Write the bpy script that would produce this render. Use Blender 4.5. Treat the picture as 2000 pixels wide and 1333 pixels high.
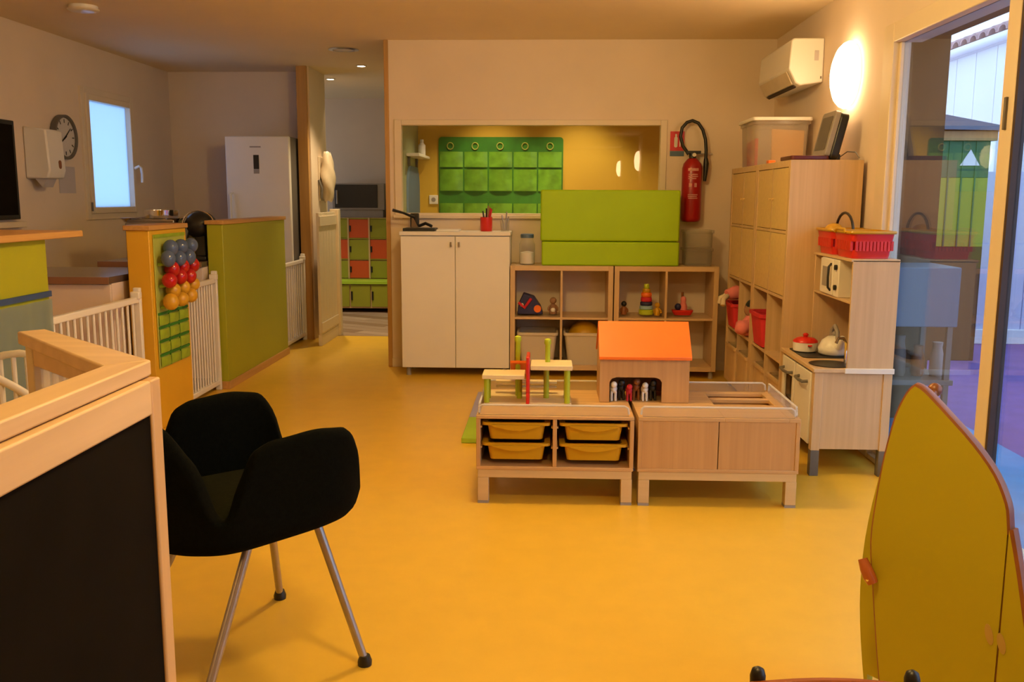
import bpy, bmesh, math, random
from mathutils import Vector, Matrix
random.seed(7)
for o in list(bpy.data.objects): bpy.data.objects.remove(o, do_unlink=True)
scene = bpy.context.scene
COL = scene.collection
PI = math.pi

# ------------------------------------------------------------------ camera
F_PX, PITCH, YAW, ROLL, EYE = 1800.0, 0.154272, -0.038123, 0.004364, 1.34
fwd = Vector((math.sin(YAW)*math.cos(PITCH), math.cos(YAW)*math.cos(PITCH), -math.sin(PITCH)))
rgt = Vector((math.cos(YAW), -math.sin(YAW), 0)); upv = rgt.cross(fwd)
r2 = rgt*math.cos(ROLL) + upv*math.sin(ROLL); u2 = upv*math.cos(ROLL) - rgt*math.sin(ROLL)
cam_data = bpy.data.cameras.new('camera'); cam = bpy.data.objects.new('camera', cam_data); COL.objects.link(cam)
cam.matrix_world = Matrix(((r2.x, u2.x, -fwd.x, 0), (r2.y, u2.y, -fwd.y, 0), (r2.z, u2.z, -fwd.z, EYE), (0, 0, 0, 1)))
cam_data.sensor_width = 36; cam_data.lens = F_PX/2000*36; cam_data.clip_start = 0.05
scene.camera = cam
def on_plane(px, py, p0, n):                       # pixel of the 2000x1333 photo -> point on a plane
    d = r2*((px-1000)/F_PX) - u2*((py-666.5)/F_PX) + fwd
    c = Vector((0, 0, EYE)); return c + d*((Vector(p0)-c).dot(n)/d.dot(n))

# ------------------------------------------------------------------ world, exposure
SKY = (0.55, 0.73, 1.0); SKY_STRENGTH = 3.2
LAMP_COLOR = (1.0, 0.70, 0.27); LAMP_POWER = 96.0
w = bpy.data.worlds.new('dusk_sky'); scene.world = w; w.use_nodes = True
bg = w.node_tree.nodes['Background']; bg.inputs[0].default_value = (*SKY, 1); bg.inputs[1].default_value = SKY_STRENGTH
vs = scene.view_settings; vs.view_transform = 'Standard'; vs.look = 'None'; vs.gamma = 1; vs.use_curve_mapping = False; vs.exposure = 0.15

# ------------------------------------------------------------------ materials
MATS = {}
def nodes_of(name):
    m = bpy.data.materials.new(name); m.use_nodes = True
    nt = m.node_tree; return m, nt, nt.nodes['Principled BSDF']
def paint(name, c, rough=0.6, var=0.06, scale=6.0, bump=0.0, bscale=60.0, metal=0.0, spec=0.5, coat=0.0, sheen=0.0):
    if name in MATS: return MATS[name]
    m, nt, b = nodes_of(name); L = nt.links
    tc = nt.nodes.new('ShaderNodeTexCoord')
    nz = nt.nodes.new('ShaderNodeTexNoise'); nz.inputs['Scale'].default_value = scale; nz.inputs['Detail'].default_value = 4
    L.new(tc.outputs['Object'], nz.inputs['Vector'])
    r = nt.nodes.new('ShaderNodeValToRGB')
    r.color_ramp.elements[0].position = 0.3; r.color_ramp.elements[1].position = 0.7
    r.color_ramp.elements[0].color = (*[max(0, x*(1-var)) for x in c], 1)
    r.color_ramp.elements[1].color = (*[min(1, x*(1+var)) for x in c], 1)
    L.new(nz.outputs['Fac'], r.inputs['Fac']); L.new(r.outputs['Color'], b.inputs['Base Color'])
    b.inputs['Roughness'].default_value = rough; b.inputs['Metallic'].default_value = metal
    b.inputs['Specular IOR Level'].default_value = spec; b.inputs['Coat Weight'].default_value = coat
    b.inputs['Sheen Weight'].default_value = sheen
    if bump:
        n2 = nt.nodes.new('ShaderNodeTexNoise'); n2.inputs['Scale'].default_value = bscale; n2.inputs['Detail'].default_value = 3
        L.new(tc.outputs['Object'], n2.inputs['Vector'])
        bp = nt.nodes.new('ShaderNodeBump'); bp.inputs['Strength'].default_value = bump; bp.inputs['Distance'].default_value = 0.004
        L.new(n2.outputs['Fac'], bp.inputs['Height']); L.new(bp.outputs['Normal'], b.inputs['Normal'])
    MATS[name] = m; return m
def wood(name, c, axis='z', rough=0.45, var=0.09, fine=40.0):
    if name in MATS: return MATS[name]
    m, nt, b = nodes_of(name); L = nt.links
    tc = nt.nodes.new('ShaderNodeTexCoord'); mp = nt.nodes.new('ShaderNodeMapping')
    s = {'x': (1.2, fine, fine), 'y': (fine, 1.2, fine), 'z': (fine, fine, 1.2)}[axis]
    mp.inputs['Scale'].default_value = s; L.new(tc.outputs['Object'], mp.inputs['Vector'])
    nz = nt.nodes.new('ShaderNodeTexNoise'); nz.inputs['Scale'].default_value = 1.0; nz.inputs['Detail'].default_value = 5
    nz.inputs['Distortion'].default_value = 0.6
    L.new(mp.outputs['Vector'], nz.inputs['Vector'])
    r = nt.nodes.new('ShaderNodeValToRGB')
    r.color_ramp.elements[0].position = 0.3; r.color_ramp.elements[1].position = 0.72
    r.color_ramp.elements[0].color = (c[0]*(1-var), c[1]*(1-var*1.3), c[2]*(1-var*1.6), 1)
    r.color_ramp.elements[1].color = (min(1, c[0]*(1+var*.6)), min(1, c[1]*(1+var*.6)), min(1, c[2]*(1+var*.6)), 1)
    L.new(nz.outputs['Fac'], r.inputs['Fac']); L.new(r.outputs['Color'], b.inputs['Base Color'])
    b.inputs['Roughness'].default_value = rough
    MATS[name] = m; return m
def glass(name, tint=(1, 1, 1), rough=0.0, ior=1.45, frost=0.0, through=0.5):
    if name in MATS: return MATS[name]
    m = bpy.data.materials.new(name); m.use_nodes = True; nt = m.node_tree; L = nt.links
    nt.nodes.remove(nt.nodes['Principled BSDF']); out = nt.nodes['Material Output']
    tr = nt.nodes.new('ShaderNodeBsdfTransparent'); tr.inputs[0].default_value = (*tint, 1)
    gl = nt.nodes.new('ShaderNodeBsdfGlossy'); gl.inputs['Roughness'].default_value = rough
    lw = nt.nodes.new('ShaderNodeLayerWeight'); lw.inputs[0].default_value = 0.5           # Schlick reflectance, same from both sides
    p5 = nt.nodes.new('ShaderNodeMath'); p5.operation = 'POWER'; p5.inputs[1].default_value = 5.0; L.new(lw.outputs['Facing'], p5.inputs[0])
    f0 = ((ior-1)/(ior+1))**2
    fr = nt.nodes.new('ShaderNodeMath'); fr.operation = 'MULTIPLY_ADD'; fr.inputs[1].default_value = 1-f0; fr.inputs[2].default_value = f0; L.new(p5.outputs[0], fr.inputs[0])
    mx = nt.nodes.new('ShaderNodeMixShader'); L.new(fr.outputs[0], mx.inputs[0]); L.new(tr.outputs[0], mx.inputs[1]); L.new(gl.outputs[0], mx.inputs[2])
    last = mx
    if frost:
        df = nt.nodes.new('ShaderNodeBsdfDiffuse'); df.inputs[0].default_value = (*[min(1, t*.85) for t in tint], 1)
        tl = nt.nodes.new('ShaderNodeBsdfTranslucent'); tl.inputs[0].default_value = (*[min(1, t*.85) for t in tint], 1)
        ad = nt.nodes.new('ShaderNodeMixShader'); ad.inputs[0].default_value = through; L.new(df.outputs[0], ad.inputs[1]); L.new(tl.outputs[0], ad.inputs[2])
        m2 = nt.nodes.new('ShaderNodeMixShader'); m2.inputs[0].default_value = frost
        L.new(mx.outputs[0], m2.inputs[1]); L.new(ad.outputs[0], m2.inputs[2]); last = m2
    L.new(last.outputs[0], out.inputs['Surface']); MATS[name] = m; return m
def glow(name, c, strength):
    if name in MATS: return MATS[name]
    m, nt, b = nodes_of(name)
    b.inputs['Base Color'].default_value = (.8, .8, .78, 1)
    b.inputs['Emission Color'].default_value = (*c, 1); b.inputs['Emission Strength'].default_value = strength
    MATS[name] = m; return m

m_wall = paint('wall_paint', (.76, .625, .49), .75, .03, 2.5, .06, 220)
m_ceil = paint('ceiling_paint', (.84, .69, .46), .8, .03, 1.5)
m_yellow_wall = paint('mustard_wall_paint', (.66, .42, .04), .6, .04, 2)
m_green_wall = paint('sage_wall_paint', (.36, .38, .20), .6, .04, 2)
m_floor = paint('yellow_vinyl', (.78, .48, .045), .33, .03, 9, .03, 90, spec=.5)
m_white = paint('white_laminate', (.80, .75, .67), .4, .02, 3)
m_white_plastic = paint('white_plastic', (.80, .76, .70), .35, .02, 4)
m_gate = paint('white_gate_enamel', (.80, .74, .66), .4, .02, 4)
m_cream = paint('cream_frame_paint', (.74, .62, .46), .45, .03, 4)
m_birch_v = wood('birch_upright', (.62, .43, .23), 'z'); m_birch_h = wood('birch_level', (.64, .45, .25), 'y')
m_birch_x = wood('birch_cross', (.64, .45, .25), 'x')
m_door_wood = wood('pale_door_veneer', (.70, .50, .22), 'y', .4, .07)
m_beech_v = wood('beech_panel', (.56, .32, .12), 'z', .45, .09, 55); m_beech_x = wood('beech_cross', (.60, .37, .16), 'x', .42, .12)
m_pine_x = wood('pine_cross', (.76, .55, .31), 'x', .45, .10, 22); m_pine_y = wood('pine_long', (.76, .54, .30), 'y', .45, .10, 22)
m_pine_z = wood('pine_post', (.70, .46, .23), 'z', .45, .12, 22)
m_trim = wood('oak_trim', (.50, .28, .09), 'z', .45, .14); m_trim_y = wood('oak_trim_long', (.56, .30, .09), 'y', .45, .14)
m_lime = paint('lime_laminate', (.36, .36, .012), .45, .04, 3)
m_lime_pan = paint('lime_play_panel', (.46, .40, .015), .38, .03, 3)
m_lime_mat = paint('lime_vinyl_mat', (.36, .56, .004), .5, .03, 5, .05, 120, spec=.3)
m_yellow_panel = paint('yellow_laminate', (.74, .40, .02), .45, .04, 3)
m_black_fabric = paint('black_wool', (.003, .0035, .002), .95, .3, 90, .4, 400, spec=.06)
m_black = paint('black_plastic', (.012, .011, .010), .4, .1, 8)
m_chalk = paint('chalkboard', (.007, .005, .003), .9, .25, 5, spec=.08)
m_steel = paint('satin_steel', (.42, .38, .35), .35, .04, 10, metal=.85)
m_chrome = paint('chrome', (.75, .75, .75), .12, .02, 10, metal=1)
m_red = paint('red_plastic', (.62, .02, .012), .35, .05, 6)
m_ext_red = paint('extinguisher_red', (.36, .008, .008), .3, .05, 6)
m_pink = paint('pink_cloth', (.75, .22, .22), .8, .12, 14)
m_crimson = paint('crimson_cloth', (.58, .02, .035), .75, .08, 10)
m_orange = paint('orange_paint', (.86, .17, .012), .42, .05, 8)
m_orange_door = paint('orange_door', (.62, .09, .015), .45, .04, 3); m_lime_door = paint('lime_door', (.30, .32, .02), .45, .05, 3)
m_lime_seat = paint('lime_seat', (.36, .58, .03), .45, .05, 3)
m_tray = paint('yellow_tray', (.56, .30, .006), .35, .05, 5)
m_bin = glass('frosted_bin_plastic', (.98, .88, .72), .3, 1.3, .92, .3)
m_clear = glass('clear_plastic', (.95, .94, .90), .12, 1.35, .16); m_milky = glass('milky_plastic', (.98, .94, .88), .2, 1.35, .27)
m_rim = glass('acrylic_rim', (1.0, .97, .92), .12, 1.35, .75, .35)
m_pane = glass('window_glass', (.95, .97, .97), 0.0, 1.5)
m_door_glass = glass('door_glass', (.86, .89, .91), 0.0, 1.95)
m_fog = glass('satin_window_glass', (.66, .80, 1.0), .3, 1.4, .85, .85)
m_toy_green = paint('toy_lime', (.44, .54, .02), .4, .05, 8); m_toy_cream = wood('toy_cream_wood', (.76, .62, .36), 'x', .5, .05)
m_org_dark = paint('green_cloth', (.035, .20, .012), .6, .2, 12, .2, 60); m_org = paint('bright_green_vinyl', (.16, .40, .03), .28, .25, 14, .5, 22)
m_org_lime = paint('lime_cloth', (.42, .46, .08), .7, .12, 12); m_org_pocket = paint('lime_pocket_cloth', (.30, .42, .02), .6, .12, 20)
m_blue_ball = paint('slate_blue_vinyl', (.075, .11, .22), .16, .15, 12); m_red_ball = paint('glossy_red_vinyl', (.46, .010, .012), .18, .15, 12)
m_yel_ball = paint('mustard_vinyl', (.62, .32, .02), .35, .15, 12)
m_grey = paint('dark_grey_plastic', (.13, .115, .10), .5, .08, 8); m_midgrey = paint('grey_plastic', (.30, .27, .25), .45, .06, 8)
m_counter = paint('dark_counter_laminate', (.085, .055, .045), .12, .1, 6); m_counter_edge = paint('brown_counter_edge', (.24, .11, .06), .4, .1, 6)
m_cupboard = paint('pale_cupboard', (.72, .58, .50), .5, .03, 3)
m_blue_cloth = glass('blue_voile', (.50, .58, .58), .5, 1.2, .72); m_blue_band = paint('navy_band', (.03, .06, .16), .7, .1, 8)
m_hall_floor = wood('grey_oak_plank', (.34, .25, .18), 'x', .4, .25, 26)
m_brown = paint('brown_wood_edge', (.26, .085, .02), .35, .15, 10); m_brown_rail = wood('reddish_chair_wood', (.30, .075, .015), 'x', .35, .15)
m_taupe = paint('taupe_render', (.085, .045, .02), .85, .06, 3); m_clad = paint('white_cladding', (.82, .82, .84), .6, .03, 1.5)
m_tile = paint('pinkish_roof_tile', (.46, .30, .30), .8, .2, 5); m_purple = paint('purple_play_surface', (.15, .085, .30), .9, .12, 6, .2, 120)
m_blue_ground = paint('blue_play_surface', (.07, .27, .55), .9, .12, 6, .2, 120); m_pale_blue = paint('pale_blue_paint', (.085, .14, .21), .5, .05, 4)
m_fence = paint('lavender_fence', (.60, .60, .78), .6, .04, 3); m_dk_green = paint('dark_green_board', (.035, .12, .045), .5, .2, 4)
m_navy = paint('navy_toy', (.02, .02, .09), .5, .2, 12); m_tan = paint('tan_plush', (.30, .16, .09), .9, .2, 20); m_ltblue = paint('light_blue_toy', (.30, .46, .6), .5, .05, 8)
m_paper = paint('pale_paper', (.52, .47, .48), .7, .04, 6); m_cream_plastic = paint('cream_plastic', (.66, .55, .40), .45, .06, 6)
m_lilac = paint('lilac_foam', (.36, .34, .55), .7, .05, 6); m_lime_foam = paint('lime_foam', (.36, .52, .03), .7, .05, 6)
m_seal = paint('dark_door_seal', (.05, .028, .02), .5, .1, 8)
m_lamp = glow('lit_opal_glass', LAMP_COLOR, LAMP_POWER*.85); m_globe = glow('lit_globe_glass', LAMP_COLOR, LAMP_POWER*1.35); m_added_lamp = glow('lit_added_opal', LAMP_COLOR, LAMP_POWER*.5); m_wall_lamp = glow('lit_wall_opal', (1.0, .68, .36), 15.0); m_lamp_off = paint('unlit_opal_glass', (.74, .66, .54), .3, .02, 5)
m_spot_lit = glow('lit_spot', (1, .86, .6), 14.0); m_dark_in = paint('dark_interior', (.05, .03, .02), .8, .1, 5)

# ------------------------------------------------------------------ mesh helpers
class G:
    def __init__(s): s.v = []; s.f = []
    def add(s, vs, fs):
        n = len(s.v); s.v += [Vector(p) for p in vs]; s.f += [tuple(i+n for i in f) for f in fs]; return s
    def box(s, x0, x1, y0, y1, z0, z1):
        x0, x1 = min(x0, x1), max(x0, x1); y0, y1 = min(y0, y1), max(y0, y1); z0, z1 = min(z0, z1), max(z0, z1)
        return s.add([(x, y, z) for z in (z0, z1) for y in (y0, y1) for x in (x0, x1)],
                     [(0, 2, 3, 1), (4, 5, 7, 6), (0, 1, 5, 4), (2, 6, 7, 3), (0, 4, 6, 2), (1, 3, 7, 5)])
    def loft(s, rings, cap=True, close=True):
        n = len(rings[0]); vs = [p for r in rings for p in r]; fs = []
        for i in range(len(rings)-1):
            for j in range(n if close else n-1):
                k = (j+1) % n; fs.append((i*n+j, i*n+k, (i+1)*n+k, (i+1)*n+j))
        if cap: fs.append(tuple(reversed(range(n)))); fs.append(tuple((len(rings)-1)*n+j for j in range(n)))
        return s.add(vs, fs)
    def cyl(s, p0, p1, r0, r1=None, n=16):
        r1 = r0 if r1 is None else r1; p0 = Vector(p0); p1 = Vector(p1); d = (p1-p0).normalized()
        a = d.orthogonal().normalized(); b = d.cross(a)
        return s.loft([[p + (a*math.cos(2*PI*j/n) + b*math.sin(2*PI*j/n))*r for j in range(n)] for p, r in ((p0, r0), (p1, r1))])
    def lathe(s, prof, c=(0, 0, 0), ax=(0, 0, 1), n=24, cap=True):           # prof: (radius, height)
        c = Vector(c); d = Vector(ax).normalized(); a = d.orthogonal().normalized(); b = d.cross(a)
        return s.loft([[c + d*h + (a*math.cos(2*PI*j/n) + b*math.sin(2*PI*j/n))*max(r, 1e-4) for j in range(n)] for r, h in prof], cap)
    def tube(s, pts, r, n=8):
        pts = [Vector(p) for p in pts]; rings = []; a = None
        for i, p in enumerate(pts):
            d = (pts[min(i+1, len(pts)-1)] - pts[max(i-1, 0)]).normalized()
            a = d.orthogonal().normalized() if a is None else (a - d*a.dot(d)).normalized()
            b = d.cross(a); rr = r[i] if isinstance(r, (list, tuple)) else r
            rings.append([p + (a*math.cos(2*PI*j/n) + b*math.sin(2*PI*j/n))*rr for j in range(n)])
        return s.loft(rings)
    def prism(s, poly, vec):
        vec = Vector(vec); p = [Vector(q) for q in poly]; return s.loft([p, [q+vec for q in p]])
    def ball(s, c, r, n=12, m=8, sq=(1, 1, 1)):
        c = Vector(c)
        return s.loft([[c + Vector((math.sin(PI*i/m)*math.cos(2*PI*j/n)*r*sq[0], math.sin(PI*i/m)*math.sin(2*PI*j/n)*r*sq[1], -math.cos(PI*i/m)*r*sq[2])) if 0 < i < m else
                        c + Vector((1e-4*math.cos(2*PI*j/n), 1e-4*math.sin(2*PI*j/n), (-1 if i == 0 else 1)*r*sq[2])) for j in range(n)] for i in range(m+1)])
    def xf(s, M): s.v = [M @ p for p in s.v]; return s
def rrect(x0, x1, y0, y1, r, n=4):                                            # rounded rectangle outline, 2-D
    o = []
    for cx, cy, a0 in ((x1-r, y1-r, 0), (x0+r, y1-r, 90), (x0+r, y0+r, 180), (x1-r, y0+r, 270)):
        for k in range(n+1):
            a = math.radians(a0 + 90*k/n); o.append((cx+r*math.cos(a), cy+r*math.sin(a)))
    return o
OFF = {}
def link(name, g, m, bevel=0.0, smooth=35, solid=0.0, sub=0, origin=None):
    me = bpy.data.meshes.new(name); org = Vector(origin) if origin is not None else Vector((0, 0, 0))
    me.from_pydata([tuple(p-org) for p in g.v], [], g.f); me.update()
    bm = bmesh.new(); bm.from_mesh(me); bmesh.ops.recalc_face_normals(bm, faces=bm.faces); bm.to_mesh(me); bm.free()
    for p in me.polygons: p.use_smooth = True
    me.set_sharp_from_angle(angle=math.radians(smooth))
    me.materials.append(m)
    o = bpy.data.objects.new(name, me); COL.objects.link(o)
    if solid: md = o.modifiers.new('solid', 'SOLIDIFY'); md.thickness = solid; md.offset = 0
    if bevel: md = o.modifiers.new('bevel', 'BEVEL'); md.width = bevel; md.segments = 2; md.limit_method = 'ANGLE'
    if sub: md = o.modifiers.new('sub', 'SUBSURF'); md.levels = sub; md.render_levels = sub
    return o
def tag(o, label, cat, group=None):
    o['label'] = label; o['category'] = cat
    if group: o['group'] = group
    return o
def thing(name, label, cat, loc=(0, 0, 0), rotz=None, group=None):
    """Empty at the thing's base. rotz None: its parts are given in world coordinates; else in the thing's own."""
    o = bpy.data.objects.new(name, None); COL.objects.link(o); o.location = loc; o.empty_display_size = .1
    if rotz is None: OFF[o.name] = Vector(loc)
    else: o.rotation_euler[2] = rotz; OFF[o.name] = Vector((0, 0, 0))
    return tag(o, label, cat, group)
def part(parent, name, g, m, bevel=0.0, label=None, **k):
    off = OFF[parent.name]; o = link(name, g, m, bevel, origin=off, **k); o.parent = parent
    OFF[o.name] = off
    if label: o['label'] = label
    return o
def clone(o, d, parent=None):                                                # a piece that shares its mesh, moved by d
    c = o.copy(); COL.objects.link(c); c.parent = parent or o.parent; c.location = o.location + Vector(d); OFF[c.name] = OFF[o.name]; return c
def single(name, label, cat, g, m, bevel=0.0, group=None, **k):
    xs = [p.x for p in g.v]; ys = [p.y for p in g.v]; zs = [p.z for p in g.v]
    org = Vector(((min(xs)+max(xs))/2, (min(ys)+max(ys))/2, min(zs)))
    o = link(name, g, m, bevel, origin=org, **k); o.location = org; OFF[o.name] = org
    return tag(o, label, cat, group)
def struct(name, g, m, bevel=0.0, label=None, **k):
    o = link(name, g, m, bevel, **k); OFF[o.name] = Vector((0, 0, 0)); o['kind'] = 'structure'
    if label: o['label'] = label
    return o
def B(*a): return G().box(*a)

# ------------------------------------------------------------------ the setting
CEIL, BW, RW, LW = 2.52, 7.22, 1.70, -3.66
struct('floor', B(LW-.1, RW+.02, -9, 8.83, -.06, 0), m_floor, label='glossy yellow vinyl floor')
hf = struct('floor_hall', B(-4.6, -1.2, 8.83, 11.6, -.06, -.004), m_hall_floor, label='grey brown plank floor of the hall')
def clip(poly, x0, x1, y0, y1):
    for ax, lim, sg in ((0, x0, 1), (0, x1, -1), (1, y0, 1), (1, y1, -1)):
        out = []
        for i in range(len(poly)):
            a, b = poly[i-1], poly[i]; da, db = sg*(a[ax]-lim), sg*(b[ax]-lim)
            if (da >= 0) != (db >= 0):
                t = da/(da-db); out.append((a[0]+(b[0]-a[0])*t, a[1]+(b[1]-a[1])*t))
            if db >= 0: out.append(b)
        poly = out
        if not poly: break
    return poly
plank_mats = [wood('oak_plank_%s' % k, c, 'x', .4, .2, 26) for k, c in (('grey', (.36, .26, .19)), ('brown', (.26, .17, .11)), ('pale', (.44, .33, .25)))]
ang = math.radians(-28); ca, sa = math.cos(ang), math.sin(ang)
for i in range(-9, 10):
    for j in (-2, -1, 0, 1):
        u0 = j*1.5 + (i % 3)*.5; q = [(u0+.003, i*.16+.003), (u0+1.497, i*.16+.003), (u0+1.497, i*.16+.157), (u0+.003, i*.16+.157)]
        q = clip([(-2.0+u*ca-v*sa, 10.0+u*sa+v*ca) for u, v in q], -3.4, -1.3, 8.84, 11.3)
        if len(q) >= 3: part(hf, 'plank', G().prism([(x, y, -.006) for x, y in q], (0, 0, .006)), plank_mats[(i*2+j) % 3])
struct('ceiling', B(-4.7, RW+.1, -9, 11.6, CEIL, CEIL+.1), m_ceil)
# left wall with the frosted window
wy0, wy1, wz0, wz1 = 7.24, 8.16, 1.15, 2.19
g = B(LW-.15, LW, -9, wy0, 0, CEIL).box(LW-.15, LW, wy1, 9.1, 0, CEIL).box(LW-.15, LW, wy0, wy1, 0, wz0).box(LW-.15, LW, wy0, wy1, wz1, CEIL)
struct('wall_left', g, m_wall)
win = struct('window_1', G().box(LW-.06, LW+.02, wy0, wy0+.05, wz0, wz1).box(LW-.06, LW+.02, wy1-.05, wy1, wz0, wz1).box(LW-.06, LW+.02, wy0+.05, wy1-.05, wz0, wz0+.05).box(LW-.06, LW+.02, wy0+.05, wy1-.05, wz1-.05, wz1), m_cream, .004, label='cream framed window with frosted pane')
f = .05; a0, a1, b0, b1 = wy0+f, wy1-f, wz0+f, wz1-f
part(win, 'sash', G().box(LW-.05, LW+.035, a0, a0+.05, b0, b1).box(LW-.05, LW+.035, a1-.05, a1, b0, b1).box(LW-.05, LW+.035, a0+.05, a1-.05, b0, b0+.05).box(LW-.05, LW+.035, a0+.05, a1-.05, b1-.05, b1), m_cream, .005)
part(win, 'pane', B(LW-.02, LW-.012, a0+.05, a1-.05, b0+.05, b1-.05), m_fog)
part(win, 'handle', G().tube([(LW+.035, 8.08, 1.58), (LW+.075, 8.085, 1.60), (LW+.085, 8.10, 1.585), (LW+.085, 8.115, 1.53), (LW+.08, 8.12, 1.46)], .012), m_white_plastic, label='white curved window handle')
part(win, 'hinge', G().cyl((LW+.03, wy0+.052, 1.22), (LW+.03, wy0+.052, 1.29), .008), m_grey)
struct('wall_kitchen', B(LW, -2.3, 9.0, 9.1, 0, CEIL), m_wall)
struct('wall_stub', B(-2.30, -2.2, 8.62, 9.22, 0, CEIL), m_wall)
struct('trim_1', B(-2.31, -2.215, 8.585, 8.625, 0, CEIL), m_trim, .003, label='oak jamb on the end of the corridor wall')
struct('wall_hall_back', B(-4.6, -1.21, 11.4, 11.5, 0, CEIL), m_wall)
struct('wall_hall_left', G().box(-4.7, -4.6, 9.1, 9.7, 0, CEIL).box(-4.7, -4.6, 11.1, 11.5, 0, CEIL).box(-4.7, -4.6, 9.7, 11.1, 0, .9).box(-4.7, -4.6, 9.7, 11.1, 2.15, CEIL), m_wall)
w3 = struct('window_3', G().box(-4.68, -4.6, 9.7, 9.76, .9, 2.15).box(-4.68, -4.6, 11.04, 11.1, .9, 2.15).box(-4.68, -4.6, 9.76, 11.04, .9, .96).box(-4.68, -4.6, 9.76, 11.04, 2.09, 2.15), m_cream, .004)
part(w3, 'pane', B(-4.65, -4.644, 9.76, 11.04, .96, 2.09), m_pane)
struct('wall_hall_front', B(-4.6, -2.3, 9.12, 9.22, 0, CEIL), m_wall)
# wall between the room and the changing room, with the wide interior window
wx0, wx1, vz0, vz1 = -1.19, .90, 1.17, 1.93
g = B(-1.235, wx0, BW, BW+.10, 0, CEIL).box(wx1, RW, BW, BW+.10, 0, CEIL).box(wx0, wx1, BW, BW+.10, 0, vz0).box(wx0, wx1, BW, BW+.10, vz1, CEIL)
struct('wall_back', g, m_wall)
struct('trim_2', B(-1.262, -1.228, BW-.012, BW+.11, 0, CEIL), m_trim, .003, label='oak jamb on the corridor side of the back wall')
w2 = struct('window_2', G().box(wx0, wx0+.055, BW-.015, BW+.06, vz0, vz1).box(wx1-.05, wx1, BW-.015, BW+.06, vz0, vz1).box(wx0+.055, wx1-.05, BW-.015, BW+.06, vz0, vz0+.05).box(wx0+.055, wx1-.05, BW-.015, BW+.06, vz1-.042, vz1), m_cream, .004, label='wide interior window with slim cream frame')
part(w2, 'pane', B(wx0+.055, wx1-.05, BW+.02, BW+.026, vz0+.05, vz1-.042), m_pane)
part(w2, 'window_sill', B(wx0-.01, wx1+.01, BW-.05, BW-.002, vz0+.01, vz0+.035), m_cream, .004)
struct('wall_hall_right', B(-1.23, -1.17, BW+.10, 11.4, 0, CEIL), m_green_wall)
struct('wall_changing_back', B(-1.17, RW, 8.40, 8.50, 0, CEIL), m_yellow_wall, label='mustard yellow wall behind the interior window')
struct('wall_changing_right', B(RW, RW+.1, BW+.10, 8.5, 0, CEIL), m_yellow_wall)
struct('floor_changing', B(-1.17, RW, BW+.1, 8.83, .001, .004), m_floor)
# right wall with the sliding glass door
DY0, DY1, DZ = .9, 4.89, 2.20
g = B(RW, RW+.12, DY1, BW+.1, 0, CEIL).box(RW, RW+.12, -9, DY0, 0, CEIL).box(RW, RW+.12, DY0, DY1, DZ, CEIL)
struct('wall_right', g, m_wall)
struct('wall_rear', B(LW-.1, RW+.1, -9.1, -9, 0, CEIL), m_wall)
d1 = struct('door_1', G().box(RW-.02, RW+.06, DY1-.14, DY1-.004, 0, DZ-.004).box(RW-.02, RW+.12, DY0+.004, DY0+.08, 0, DZ-.004).box(RW-.02, RW+.12, DY0+.08, DY1-.14, DZ-.10, DZ-.004).box(RW-.02, RW+.12, DY0+.08, DY1-.14, 0, .03), m_cream, .005, label='sliding glass door in a cream frame')
part(d1, 'sash', G().box(RW+.01, RW+.05, 3.56, 3.655, .03, DZ-.10).box(RW+.01, RW+.05, 4.725, 4.75, .03, DZ-.10).box(RW+.01, RW+.05, 3.655, 4.725, .03, .10), m_cream, .004)
part(d1, 'pane', B(RW+.026, RW+.032, 3.655, 4.725, .10, DZ-.10), m_door_glass)
part(d1, 'seal', B(RW+.012, RW+.05, 3.540, 3.558, .03, DZ-.10), m_seal, label='dark rubber seal')
part(d1, 'sash', G().box(RW+.015, RW+.055, .98, 1.06, .03, DZ-.10), m_seal, .004)
part(d1, 'pane', B(RW+.034, RW+.040, 1.06, 3.54, .05, DZ-.10), m_door_glass)
part(d1, 'door_lock', B(RW+.0, RW+.012, 3.60, 3.615, 1.60, 1.72), m_grey, .002)
struct('baseboard_back', G().box(-1.23, -1.10, BW-.012, BW, 0, .07).box(1.27, RW, BW-.012, BW, 0, .07), m_cream, .002)
struct('baseboard_right', B(RW-.012, RW, DY1, BW, 0, .07), m_cream, .002)

# ------------------------------------------------------------------ lamps
def dome_lamp(name, label, c, ax, r, mat, group=None, dp=1.0):
    t = thing(name, label, 'lamp', c, group=group); c = Vector(c); d = Vector(ax)
    part(t, 'base', G().lathe([(r*.92, 0.001), (r*.92, .02), (r*.88, .024)], c, d, 28), m_white_plastic)
    part(t, 'diffuser', G().lathe([(r*.99, .02), (r, .02+.01*dp), (r*.96, .02+.03*dp), (r*.84, .02+.052*dp), (r*.62, .02+.07*dp), (r*.34, .02+.08*dp), (.01, .02+.083*dp)], c, d, 28), mat, smooth=60)
    return t
dome_lamp('wall_lamp', 'round glowing white wall lamp between air conditioner and glass door', (RW, 5.42, 2.03), (-1, 0, 0), .185, m_wall_lamp)
dome_lamp('ceiling_lamp', 'unlit round ceiling lamp above the kitchen corner', (-2.93, 5.93, CEIL), (0, 0, -1), .095, m_lamp_off, dp=.25)
t = thing('pendant_lamp', 'lit white globe pendant hanging above the low play tables', 'lamp', (-.15, 3.9, CEIL))
part(t, 'canopy', G().lathe([(.05, 0), (.05, -.02), (.01, -.03)], (-.15, 3.9, CEIL), n=18), m_white_plastic); part(t, 'stem', G().cyl((-.15, 3.9, CEIL-.02), (-.15, 3.9, CEIL-.09), .008, n=8), m_steel)
part(t, 'globe', G().ball((-.15, 3.9, CEIL-.20), .12, 20, 12), m_globe, smooth=70)
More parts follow.
